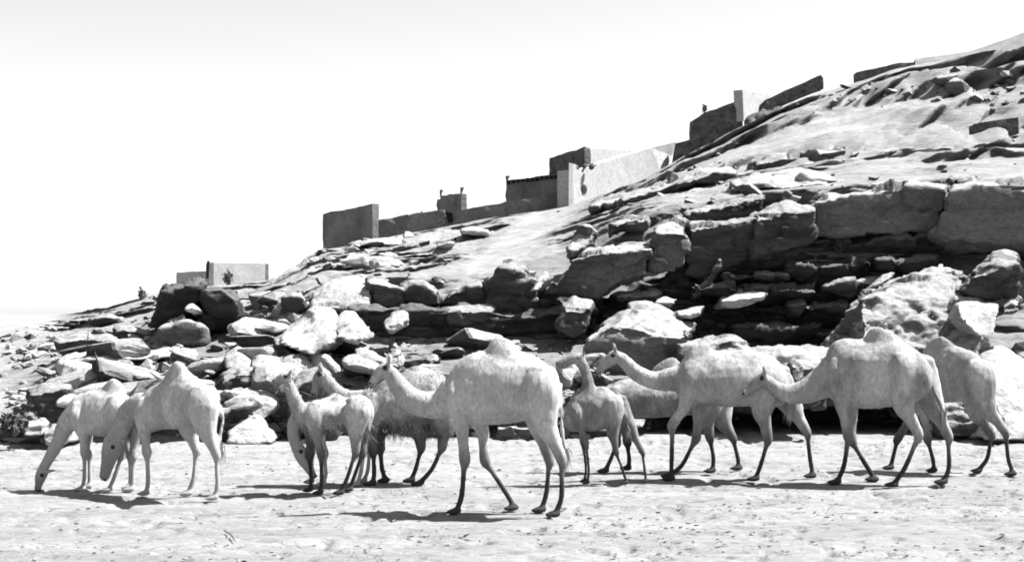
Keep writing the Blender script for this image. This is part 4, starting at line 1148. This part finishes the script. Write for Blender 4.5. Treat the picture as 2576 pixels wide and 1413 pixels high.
def camel(label, fr, Y, s, coat, trunk, hump, neck, head, front, hind, tail=None, turn=0.0, shag=1.0, seed=0, fringe=0.0, group="camels of the herd"):
    """outlines are surveyed points; turn shifts the rear towards (+) or away from (-) the viewer in metres"""
    r = np.random.default_rng(seed + 500)
    ou, ov, sc = FR[fr]
    ppm = FPX / Y * sc
    xs = [t[0] for t in trunk]
    x0, x1 = min(xs), max(xs)

    def dyat(x):
        return -turn * ((x - (x0 + x1) / 2) / (x1 - x0))

    def pt(x, y, dy=0.0):
        return np.array(at(fr, x, y, Y + dy))
    foot_x = at(fr, (x0 + x1) / 2, 0, Y).x
    base = np.array([foot_x, Y, 0.0])
    B = Body()
    st = []
    for x, yt, yb, w in trunk:
        dy = dyat(x)
        a, b = pt(x, yt, dy), pt(x, yb, dy)
        st.append((a[0], a[1], a[2], b[2], w * s * 0.86))
    B.loft(st)
    if hump:
        st = []
        for x, yt, yb, w in hump:
            dy = dyat(x); a, b = pt(x, yt, dy), pt(x, yb, dy)
            st.append((a[0], a[1], a[2], b[2], w * s * 0.9))
        B.loft(st, 20, 20, 2.0, 1.45, 0.12)
    nk = [(pt(x, y, dyat(max(x0, min(x1, x)))), rr / ppm) for x, y, rr in neck]
    B.tube([p for p, _ in nk], [q for _, q in nk], [q * 0.72 for _, q in nk], 30, 16)
    hd = [(pt(x, y, dyat(x0)), rr / ppm) for x, y, rr in head]
    hr = [q * k for (_, q), k in zip(hd, (1.0, 0.98, 0.86, 0.95, 1))]
    B.tube([p for p, _ in hd], hr, [q * k for q, k in zip(hr, [0.95, 0.95, 0.85, 0.9, 0.9])], 18, 14)
    # jaw and muzzle
    mz, dr = hd[-1][0], hd[-1][0] - hd[-2][0]
    dr = dr / np.linalg.norm(dr)
    B.tube([mz - dr * 0.10 * s, mz - dr * 0.02 * s, mz + dr * 0.03 * s], [0.050 * s, 0.062 * s, 0.048 * s], [0.048 * s, 0.056 * s, 0.046 * s], 8, 12)
    hv = hd[1][0] - hd[0][0]; hv = hv / np.linalg.norm(hv)
    uq = np.cross(np.array([0, 1.0, 0]), hv)
    uq = -uq if (uq[2] < 0 if abs(uq[2]) >= abs(uq[0]) else uq[0] < 0) else uq
    bq = hd[0][0] * 0.5 + hd[1][0] * 0.5 + uq * hr[1] * 0.62
    B.tube([bq - hv * 0.07 * s, bq, bq + hv * 0.07 * s], [0.03 * s, 0.048 * s, 0.02 * s], [0.05 * s, 0.085 * s, 0.04 * s], 8, 12)
    # ears
    poll = hd[0][0]
    upv = np.array([0.05, 0, 1.0]) if abs(dr[2]) < 0.7 else np.array([0.9, 0, 0.55])
    hdir = hd[1][0] - hd[0][0]; hdir /= np.linalg.norm(hdir)
    upv = np.cross(np.array([0, 1.0, 0]), hdir)
    if upv[0] < 0 and abs(upv[0]) > abs(upv[2]):
        upv = -upv
    elif abs(upv[2]) >= abs(upv[0]) and upv[2] < 0:
        upv = -upv
    for sd in (-1, 1):
        b0 = poll + np.array([0, sd * 0.07 * s, 0]) + upv * 0.06 * s
        B.tube([b0, b0 + upv * 0.07 * s + np.array([0, sd * 0.035 * s, 0]) - hdir * 0.02, b0 + upv * 0.13 * s + np.array([0, sd * 0.05 * s, 0]) - hdir * 0.04 * s], [0.026 * s, 0.032 * s, 0.012 * s], [0.026 * s, 0.02 * s, 0.01 * s], 8, 8)
    # legs
    legs = []
    for kind, pair in (('f', front), ('h', hind)):
        for side, L in zip((-1, 1), pair):
            if L is None:
                continue
            off = (0.18 if kind == 'f' else 0.19) * s
            R = FRAD if kind == 'f' else HRAD
            P = []
            for i, (x, y) in enumerate(L):
                dy = dyat(max(x0, min(x1, L[0][0]))) + side * off * [1.08, 1.05, 1, 1, 1][i]
                P.append(pt(x, y, dy))
            P = np.array(P)
            zt, zf = P[0, 2], P[-1, 2]
            P[:, 2] = zt + (P[:, 2] - zt) * (zt - 0.045) / (zt - zf)
            rad = [q * s for q in R]
            # extra ring for the joint bulge
            top = P[0] + np.array([0.02 if kind == 'f' else 0.0, -side * 0.05 * s, 0.22 * s])
            PP = [top, P[0], P[1], (P[1] + P[2]) / 2, P[2], P[2] * 0.7 + P[3] * 0.3, P[3], P[4]]
            RR = [rad[0] * 0.72, rad[0], rad[1], (rad[1] + rad[2]) / 2 * 0.85, rad[2] * 1.22, rad[3] * 1.0, rad[3], rad[4]]
            WW = [rad[0] * 0.40, rad[0] * (0.70 if kind == 'f' else 0.68), rad[1] * 0.78, (rad[1] + rad[2]) / 2 * 0.75, rad[2] * 1.15, rad[3], rad[3], rad[4]]
            B.tube(PP, RR, WW, 34, 12)
            f = P[-1]
            for tw in (-1, 1):      # two splayed toes on a broad pad
                B.tube([f + np.array([0.045 * s, tw * 0.008 * s, 0.0]), f + np.array([-0.03 * s, tw * 0.03 * s, -0.012]), f + np.array([-0.125 * s, tw * 0.042 * s, -0.022])], [0.034 * s, 0.042 * s, 0.020 * s], [0.036 * s, 0.042 * s, 0.026 * s], 8, 10)
            legs.append(P)
    if tail:
        T = [pt(x, y, dyat(x1)) for x, y in tail]
        B.tube(T, [0.045 * s] + [0.024 * s] * (len(T) - 2) + [0.03 * s], None, 16, 8)
    V = np.array(B.V) - base
    me = npmesh("body", V, B.F)
    bm = bmesh.new(); bm.from_mesh(me); bmesh.ops.recalc_face_normals(bm, faces=bm.faces); bm.to_mesh(me); bm.free()
    me = voxel(me, 0.0185 * max(s, 0.8))
    relax(me, 4, 0.5)
    if hump:                       # let the hump flow into the back
        hx = [at(fr, h[0], 0, Y).x - base[0] for h in hump]
        hz = max(at(fr, h[0], h[1], Y).z for h in (hump[0], hump[-1]))
        V0 = co(me); relax(me, 26, 0.5); V1 = co(me)
        wt = np.clip((V0[:, 2] - (hz - 0.22 * s)) / (0.10 * s), 0, 1) * np.clip((V0[:, 0] - min(hx) + 0.2) / 0.15, 0, 1) * np.clip((max(hx) + 0.2 - V0[:, 0]) / 0.15, 0, 1)
        setco(me, V0 + (V1 - V0) * (0.75 * wt)[:, None])
    P, Nn = co(me), nor(me)
    zz = np.clip((P[:, 2] - 0.5) / 0.5, 0.15, 1)
    P = P + Nn * (zz * (0.016 * fbm(P * 4, 2, seed) + 0.0045 * shag * fbm(P * np.array([22, 22, 8.0]), 2, seed + 4)))[:, None]
    P[:, 2] = np.maximum(P[:, 2], 0.0)
    setco(me, P)
    root = empty("camel", tuple(base), label, "camel", group)
    link("body", me, coat, root)
    # coat: short strands lying down and back
    P, Nn = co(me), nor(me)
    npoly = int(5200 * s * shag)
    idx = r.integers(0, len(P), npoly)
    zmax = P[:, 2].max()
    xf = (P[idx, 0] - P[:, 0].min()) / (P[:, 0].max() - P[:, 0].min())
    keep = np.where((P[idx, 2] > 0.87 * zmax) | (Nn[idx, 2] < -0.35) | (xf < 0.42), 1.0, 0.12 + 0.5 * (shag > 1.5))
    idx = idx[(P[idx, 2] > 0.55 * s) & (r.random(npoly) < keep)]
    p, nn = P[idx], Nn[idx]
    nrm = len(idx)
    flow = np.array([0.45, 0, -1.0]) + 0.45 * r.normal(size=(nrm, 3))
    flow -= nn * (flow * nn).sum(1)[:, None]
    flow /= np.linalg.norm(flow, axis=1)[:, None] + 1e-9
    side = np.cross(nn, flow)
    ln = (0.03 + 0.035 * r.random(nrm)) * (0.8 + 0.4 * shag)
    under = np.clip(-nn[:, 2], 0, 1) * (P[idx, 2] > 0.75 * s)
    ln = ln * (1 + fringe * 3.0 * under)
    wd = 0.004 + 0.004 * r.random(nrm)
    a = p - side * wd[:, None] - nn * 0.004
    b = p + side * wd[:, None] - nn * 0.004
    c = p + flow * ln[:, None] + nn * (0.002 + 0.008 * r.random(nrm))[:, None]
    c[:, 2] = np.where(under > 0.2, c[:, 2] - fringe * 0.08 * under, c[:, 2])
    VV = np.stack([a, b, c], 1).reshape(-1, 3)
    TT = np.arange(len(VV)).reshape(-1, 3)
    # tail tuft
    if tail:
        tip = np.array(pt(tail[-1][0], tail[-1][1], dyat(x1))) - base
        kk = 90
        q0 = tip + r.normal(size=(kk, 3)) * 0.022
        q1 = q0 + np.array([0.01, 0, -0.20 * s]) + r.normal(size=(kk, 3)) * np.array([0.03, 0.03, 0.05])
        w = np.stack([np.full(kk, 0.006), np.zeros(kk), np.zeros(kk)], 1)
        e = np.stack([q0 - w, q0 + w, q1], 1).reshape(-1, 3)
        TT = np.vstack([TT, np.arange(len(e)).reshape(-1, 3) + len(VV)])
        VV = np.vstack([VV, e])
    link("coat_hair", fastmesh("coat_hair", VV, TT, True), coat, root)
    # eyes
    hx = hd[0][0] * 0.45 + hd[1][0] * 0.55
    for sd in (-1, 1):
        bm = bmesh.new(); bmesh.ops.create_uvsphere(bm, u_segments=10, v_segments=8, radius=0.033 * s)
        em = bpy.data.meshes.new("eye"); bm.to_mesh(em); bm.free()
        smooth_shade(em)
        o = link("eye", em, 'eye', root)
        o.location = tuple(hx + upv * 0.035 * s + np.array([0, sd * hr[1] * 0.86, 0]) - base)
    # nostrils and mouth slit
    for sd in (-1, 1):
        bm = bmesh.new(); bmesh.ops.create_uvsphere(bm, u_segments=8, v_segments=6, radius=0.02 * s)
        em = bpy.data.meshes.new("nostril"); bm.to_mesh(em); bm.free(); smooth_shade(em)
        o = link("nostril", em, 'eye', root)
        o.location = tuple(mz + dr * 0.02 * s + upv * 0.03 * s + np.array([0, sd * 0.036 * s, 0]) - base)
    Bm = Body()
    for sd in (-1, 1):
        p0 = mz + dr * 0.045 * s - upv * 0.012 * s + np.array([0, sd * 0.03 * s, 0]) - base
        p1 = mz - dr * 0.05 * s - upv * 0.022 * s + np.array([0, sd * 0.055 * s, 0]) - base
        Bm.tube([p0, (p0 + p1) / 2, p1], [0.005 * s, 0.006 * s, 0.003 * s], None, 6, 6)
    link("mouth", npmesh("mouth", Bm.V, Bm.F), 'eye', root)
    return root


# 1 - leftmost, grazing
camel("small leftmost camel grazing with its thin neck stretched down to the sand", 'A', 19.65, 0.86, 'coat_w',
      [(565, 520, 640, .10), (620, 445, 720, .22), (720, 402, 765, .28), (850, 385, 780, .30), (950, 400, 770, .29), (1020, 440, 720, .24), (1062, 500, 640, .12)],
      [(830, 400, 500, .06), (880, 325, 520, .12), (940, 298, 520, .15), (1005, 335, 520, .12), (1050, 410, 520, .05)],
      [(640, 590, 105), (550, 680, 82), (485, 810, 60), (425, 925, 50), (375, 1015, 44), (350, 1065, 42)],
      [(352, 1058, 46), (335, 1115, 48), (322, 1170, 40), (312, 1215, 28)],
      [[(640, 620), (685, 770), (700, 930), (695, 1150), (680, 1225)], [(700, 620), (725, 780), (738, 950), (742, 1160), (735, 1222)]],
      [[(985, 560), (965, 730), (1005, 930), (940, 1120), (900, 1205)], [(1005, 580), (1020, 740), (1075, 960), (1078, 1150), (1068, 1215)]],
      [(1058, 500), (1078, 600), (1070, 700)], turn=0.2, seed=1)
# 2 - second from left
camel("camel with white sloping rump turned to the viewer, its head hanging beside the leftmost camel", 'A', 18.97, 0.95, 'coat_w',
      [(1130, 480, 640, .10), (1200, 410, 700, .25), (1300, 345, 720, .31), (1420, 275, 715, .33), (1540, 235, 705, .34), (1640, 300, 700, .32), (1720, 390, 690, .29), (1780, 480, 640, .22), (1810, 550, 610, .10)],
      [(1340, 318, 420, .05), (1395, 205, 420, .13), (1445, 150, 420, .16), (1510, 165, 420, .16), (1590, 262, 420, .08)],
      [(1240, 550, 135), (1140, 530, 108), (1050, 600, 90), (990, 720, 80), (955, 815, 74)],
      [(948, 800, 82), (920, 900, 84), (890, 1010, 68), (862, 1120, 46)],
      [[(1190, 600), (1195, 760), (1215, 930), (1225, 1170), (1212, 1262)], [(1140, 600), (1120, 780), (1100, 950), (1095, 1170), (1082, 1215)]],
      [[(1680, 510), (1705, 710), (1790, 930), (1798, 1180), (1775, 1275)], [(1590, 540), (1570, 730), (1622, 910), (1600, 1150), (1560, 1275)]],
      [(1795, 500), (1845, 615), (1830, 720), (1815, 840)], turn=0.7, seed=2)
# 3 - grazing camel in the middle group, behind the one with the raised head
camel("camel of the middle group reaching its pale neck and head down to the ground", 'B', 20.3, 0.92, 'coat_w',
      [(440, 560, 670, .10), (510, 490, 700, .24), (610, 455, 710, .29), (730, 450, 700, .30), (830, 470, 680, .28), (900, 510, 655, .2), (940, 560, 620, .10)],
      [(590, 465, 560, .05), (640, 418, 560, .10), (690, 412, 560, .11), (770, 455, 560, .06)],
      [(510, 595, 95), (405, 600, 70), (335, 650, 56), (322, 760, 52), (352, 865, 52)],
      [(350, 855, 54), (395, 950, 58), (445, 1035, 47), (488, 1105, 33)],
      [[(520, 610), (545, 770), (580, 930), (590, 1100), (570, 1170)], [(490, 610), (485, 760), (470, 920), (480, 1090), (470, 1140)]],
      [[(850, 575), (850, 720), (905, 910), (880, 1090), (850, 1175)], [(885, 580), (895, 720), (955, 900), (935, 1070), (905, 1140)]],
      [(935, 560), (955, 660), (945, 740)], seed=3)
# 4 - head up
camel("camel holding its head up at the left of the middle group", 'B', 19.3, 0.86, 'coat_p',
      [(428, 570, 690, .10), (500, 505, 712, .23), (600, 482, 712, .28), (720, 492, 695, .29), (830, 512, 675, .27), (900, 535, 650, .2), (932, 575, 620, .10)],
      [(600, 490, 570, .05), (645, 440, 570, .10), (700, 430, 570, .11), (770, 488, 570, .06)],
      [(500, 605, 100), (425, 600, 92), (360, 530, 70), (318, 430, 57), (282, 345, 49)],
      [(292, 303, 52), (240, 297, 48), (198, 314, 36), (172, 330, 26)],
      [[(490, 620), (515, 770), (552, 930), (556, 1150), (545, 1228)], [(455, 620), (462, 770), (455, 930), (470, 1120), (462, 1195)]],
      [[(850, 585), (840, 715), (838, 900), (770, 1110), (715, 1226)], [(880, 590), (885, 720), (895, 910), (825, 1100), (790, 1195)]],
      [(928, 570), (945, 660), (935, 740)], seed=4, fringe=0.8, shag=1.3)
# 5 - behind the front camel's neck
camel("shaggy dark-legged camel standing behind the front camel's neck", 'B', 20.4, 1.05, 'coat_g',
      [(935, 450, 620, .10), (1000, 370, 690, .28), (1100, 300, 700, .34), (1250, 235, 690, .36), (1400, 212, 680, .36), (1520, 235, 660, .33), (1600, 310, 640, .26), (1640, 400, 590, .10)],
      [(1210, 250, 360, .06), (1290, 195, 360, .14), (1370, 180, 360, .16), (1450, 200, 360, .12), (1520, 240, 360, .06)],
      [(1000, 500, 125), (890, 475, 88), (780, 465, 72), (680, 420, 64), (612, 340, 56), (572, 285, 48)],
      [(580, 262, 52), (540, 292, 52), (512, 360, 42), (496, 432, 30)],
      [[(970, 570), (975, 730), (985, 910), (990, 1100), (980, 1168)], [(1040, 570), (1045, 730), (1042, 890), (1058, 1060), (1088, 1140)]],
      [[(1540, 540), (1570, 720), (1552, 910), (1465, 1110), (1370, 1228)], [(1400, 540), (1362, 720), (1378, 890), (1335, 1060), (1300, 1150)]],
      None, shag=1.7, fringe=1.6, seed=5)
# 6 - the big white front camel
camel("big white camel nearest to the viewer, standing side-on with its neck stretched left", 'C', 17.3, 1.0, 'coat_f',
      [(400, 440, 580, .10), (440, 330, 640, .25), (520, 235, 685, .33), (620, 185, 700, .37), (740, 175, 700, .40), (860, 175, 690, .40), (960, 185, 672, .37), (1060, 218, 662, .35), (1150, 290, 655, .34), (1208, 380, 610, .25), (1230, 450, 550, .10)],
      [(690, 170, 300, .06), (735, 95, 300, .16), (780, 68, 300, .20), (840, 80, 300, .20), (900, 122, 300, .16), (965, 190, 300, .08)],
      [(480, 500, 155), (385, 550, 118), (280, 552, 98), (180, 522, 88), (95, 450, 76), (42, 375, 64), (12, 322, 56)],
      [(20, 308, 58), (-36, 320, 58), (-82, 366, 46), (-112, 414, 32)],
      [[(500, 520), (530, 760), (548, 970), (525, 1230), (490, 1335)], [(600, 560), (670, 740), (695, 990), (840, 1230), (900, 1338)]],
      [[(1095, 430), (1120, 690), (1238, 965), (1235, 1230), (1195, 1345)], [(1040, 450), (1080, 700), (1150, 950), (1128, 1180), (1095, 1290)]],
      [(1225, 410), (1232, 560), (1238, 720), (1258, 880)], turn=0.35, seed=6)
# 7 - calf
camel("slender grey calf with its head raised, standing right of the front camel", 'D', 20.4, 0.64, 'coat_g',
      [(135, 590, 740, .10), (190, 510, 790, .2), (280, 440, 790, .28), (400, 418, 790, .31), (500, 422, 770, .31), (580, 455, 740, .29), (638, 525, 700, .22), (662, 580, 650, .10)],
      [(380, 425, 500, .06), (450, 382, 500, .11), (520, 398, 500, .11), (590, 455, 510, .06)],
      [(290, 540, 120), (345, 430, 76), (345, 340, 56), (318, 250, 50), (295, 185, 48)],
      [(300, 150, 58), (222, 150, 52), (140, 180, 46), (80, 200, 32)],
      [[(240, 620), (280, 740), (332, 900), (355, 1150), (345, 1262)], [(290, 620), (290, 760), (305, 900), (330, 1130), (318, 1235)]],
      [[(580, 570), (570, 780), (600, 960), (655, 1100), (692, 1205)], [(630, 560), (725, 760), (832, 980), (852, 1130), (865, 1228)]],
      [(655, 580), (690, 680), (705, 780)], seed=7)
# 8 - behind the calf
camel("grey camel standing broadside behind the calf, its head lowered left of the calf", 'D', 22.1, 1.05, 'coat_g',
      [(480, 480, 620, .10), (540, 395, 640, .25), (640, 335, 655, .33), (800, 312, 668, .36), (950, 300, 670, .37), (1100, 275, 655, .36), (1250, 270, 645, .35), (1400, 290, 640, .33), (1520, 340, 610, .27), (1580, 420, 550, .10)],
      [(870, 310, 400, .05), (970, 180, 400, .12), (1080, 118, 400, .15), (1170, 160, 400, .12), (1260, 270, 400, .06)],
      [(580, 500, 125), (450, 515, 88), (330, 530, 72), (245, 575, 62)],
      [(242, 585, 64), (192, 680, 60), (160, 765, 46), (140, 832, 32)],
      [[(600, 540), (610, 740), (602, 950), (545, 1110), (505, 1200)], [(660, 540), (670, 740), (700, 930), (715, 1090), (705, 1160)]],
      [[(1430, 500), (1400, 690), (1435, 890), (1465, 1080), (1455, 1185)], [(1510, 510), (1540, 700), (1640, 890), (1682, 1080), (1690, 1165)]],
      None, seed=8)
# 9 - walking, centre right
camel("pale camel walking left with long strides, its neck stretched above the calf", 'E', 21.0, 1.05, 'coat_p',
      [(135, 350, 540, .10), (190, 262, 620, .28), (300, 222, 640, .35), (450, 200, 650, .38), (600, 190, 650, .39), (750, 195, 650, .38), (880, 230, 650, .35), (970, 300, 640, .29), (1028, 400, 580, .12)],
      [(185, 260, 340, .05), (240, 150, 340, .13), (300, 118, 340, .15), (380, 140, 340, .14), (460, 210, 340, .07)],
      [(240, 420, 145), (100, 430, 100), (-50, 440, 74), (-180, 385, 64), (-270, 305, 56), (-328, 245, 50)],
      [(-335, 225, 54), (-398, 270, 54), (-458, 328, 42), (-506, 378, 28)],
      [[(250, 460), (205, 640), (100, 800), (95, 1060), (92, 1220)], [(330, 500), (315, 740), (290, 935), (175, 1160), (75, 1240)]],
      [[(880, 450), (830, 660), (872, 900), (818, 1080), (775, 1190)], [(950, 450), (1065, 660), (1190, 885), (1212, 1090), (1235, 1240)]],
      [(1020, 380), (1042, 520), (1040, 640)], seed=9)
# 10 - walking, right, nearest on that side
camel("tall camel at the right with a blazing white back, neck arched down to the left", 'F', 20.4, 1.08, 'coat_p',
      [(40, 320, 540, .10), (90, 205, 620, .28), (180, 155, 680, .36), (300, 155, 700, .40), (450, 155, 695, .42), (600, 165, 680, .41), (700, 205, 660, .39), (790, 275, 610, .34), (848, 360, 550, .22), (866, 420, 490, .08)],
      [(340, 150, 280, .05), (395, 70, 280, .14), (460, 52, 280, .17), (540, 92, 280, .15), (630, 165, 280, .07)],
      [(140, 420, 165), (40, 490, 132), (-82, 555, 105), (-226, 580, 80), (-341, 545, 64), (-405, 490, 56)],
      [(-410, 462, 58), (-465, 492, 56), (-523, 552, 42), (-568, 588, 28)],
      [[(150, 450), (175, 690), (228, 930), (190, 1170), (140, 1285)], [(220, 500), (250, 760), (255, 960), (365, 1150), (430, 1252)]],
      [[(670, 410), (650, 650), (770, 900), (665, 1140), (580, 1265)], [(790, 430), (880, 680), (1000, 930), (1003, 1180), (965, 1285)]],
      [(858, 400), (885, 540), (935, 660), (955, 720)], turn=0.5, seed=10)
# 11 - rightmost
camel("rightmost camel with its white hindquarters to the viewer, half hidden by the tall camel", 'F', 21.9, 1.0, 'coat_p',
      [(760, 350, 540, .10), (820, 262, 620, .28), (900, 215, 640, .34), (1000, 200, 650, .37), (1100, 220, 642, .39), (1200, 265, 620, .37), (1275, 335, 600, .31), (1325, 410, 550, .2), (1345, 460, 510, .08)],
      [(800, 240, 330, .05), (860, 160, 330, .13), (930, 128, 330, .15), (1000, 152, 330, .13), (1090, 222, 330, .06)],
      [(860, 420, 130), (740, 450, 95), (640, 480, 76), (570, 520, 64)],
      [(565, 515, 56), (515, 570, 54), (485, 630, 40), (470, 670, 28)],
      [[(850, 500), (810, 720), (840, 950), (882, 1120), (888, 1190)], [(800, 520), (720, 760), (605, 960), (568, 1120), (552, 1180)]],
      [[(1250, 450), (1300, 690), (1440, 890), (1465, 1100), (1500, 1205)], [(1180, 480), (1215, 720), (1335, 915), (1300, 1100), (1235, 1190)]],
      [(1335, 430), (1345, 560), (1375, 680), (1412, 775)], turn=0.7, seed=11, shag=1.3)

# ------------------------------------------------------------------ a fallen stick on the sand
def stick(label, u0, v0, u1, v1):
    Y0 = CAM_H * FPX / (v0 - HV); Y1 = CAM_H * FPX / (v1 - HV)
    a, b = np.array([gx(u0, Y0), Y0, 0.015]), np.array([gx(u1, Y1), Y1, 0.02])
    Bd = Body(); mid = (a + b) / 2 + np.array([0.02, 0, 0.004])
    Bd.tube([a - a, mid - a, b - a], [0.007, 0.009, 0.004], None, 10, 6)
    link("fallen_stick", npmesh("fallen_stick", Bd.V, Bd.F), 'twig', None, label, "stick", loc=tuple(a))


stick("short dark stick lying on the sand at the lower left", 565, 1337, 592, 1365)
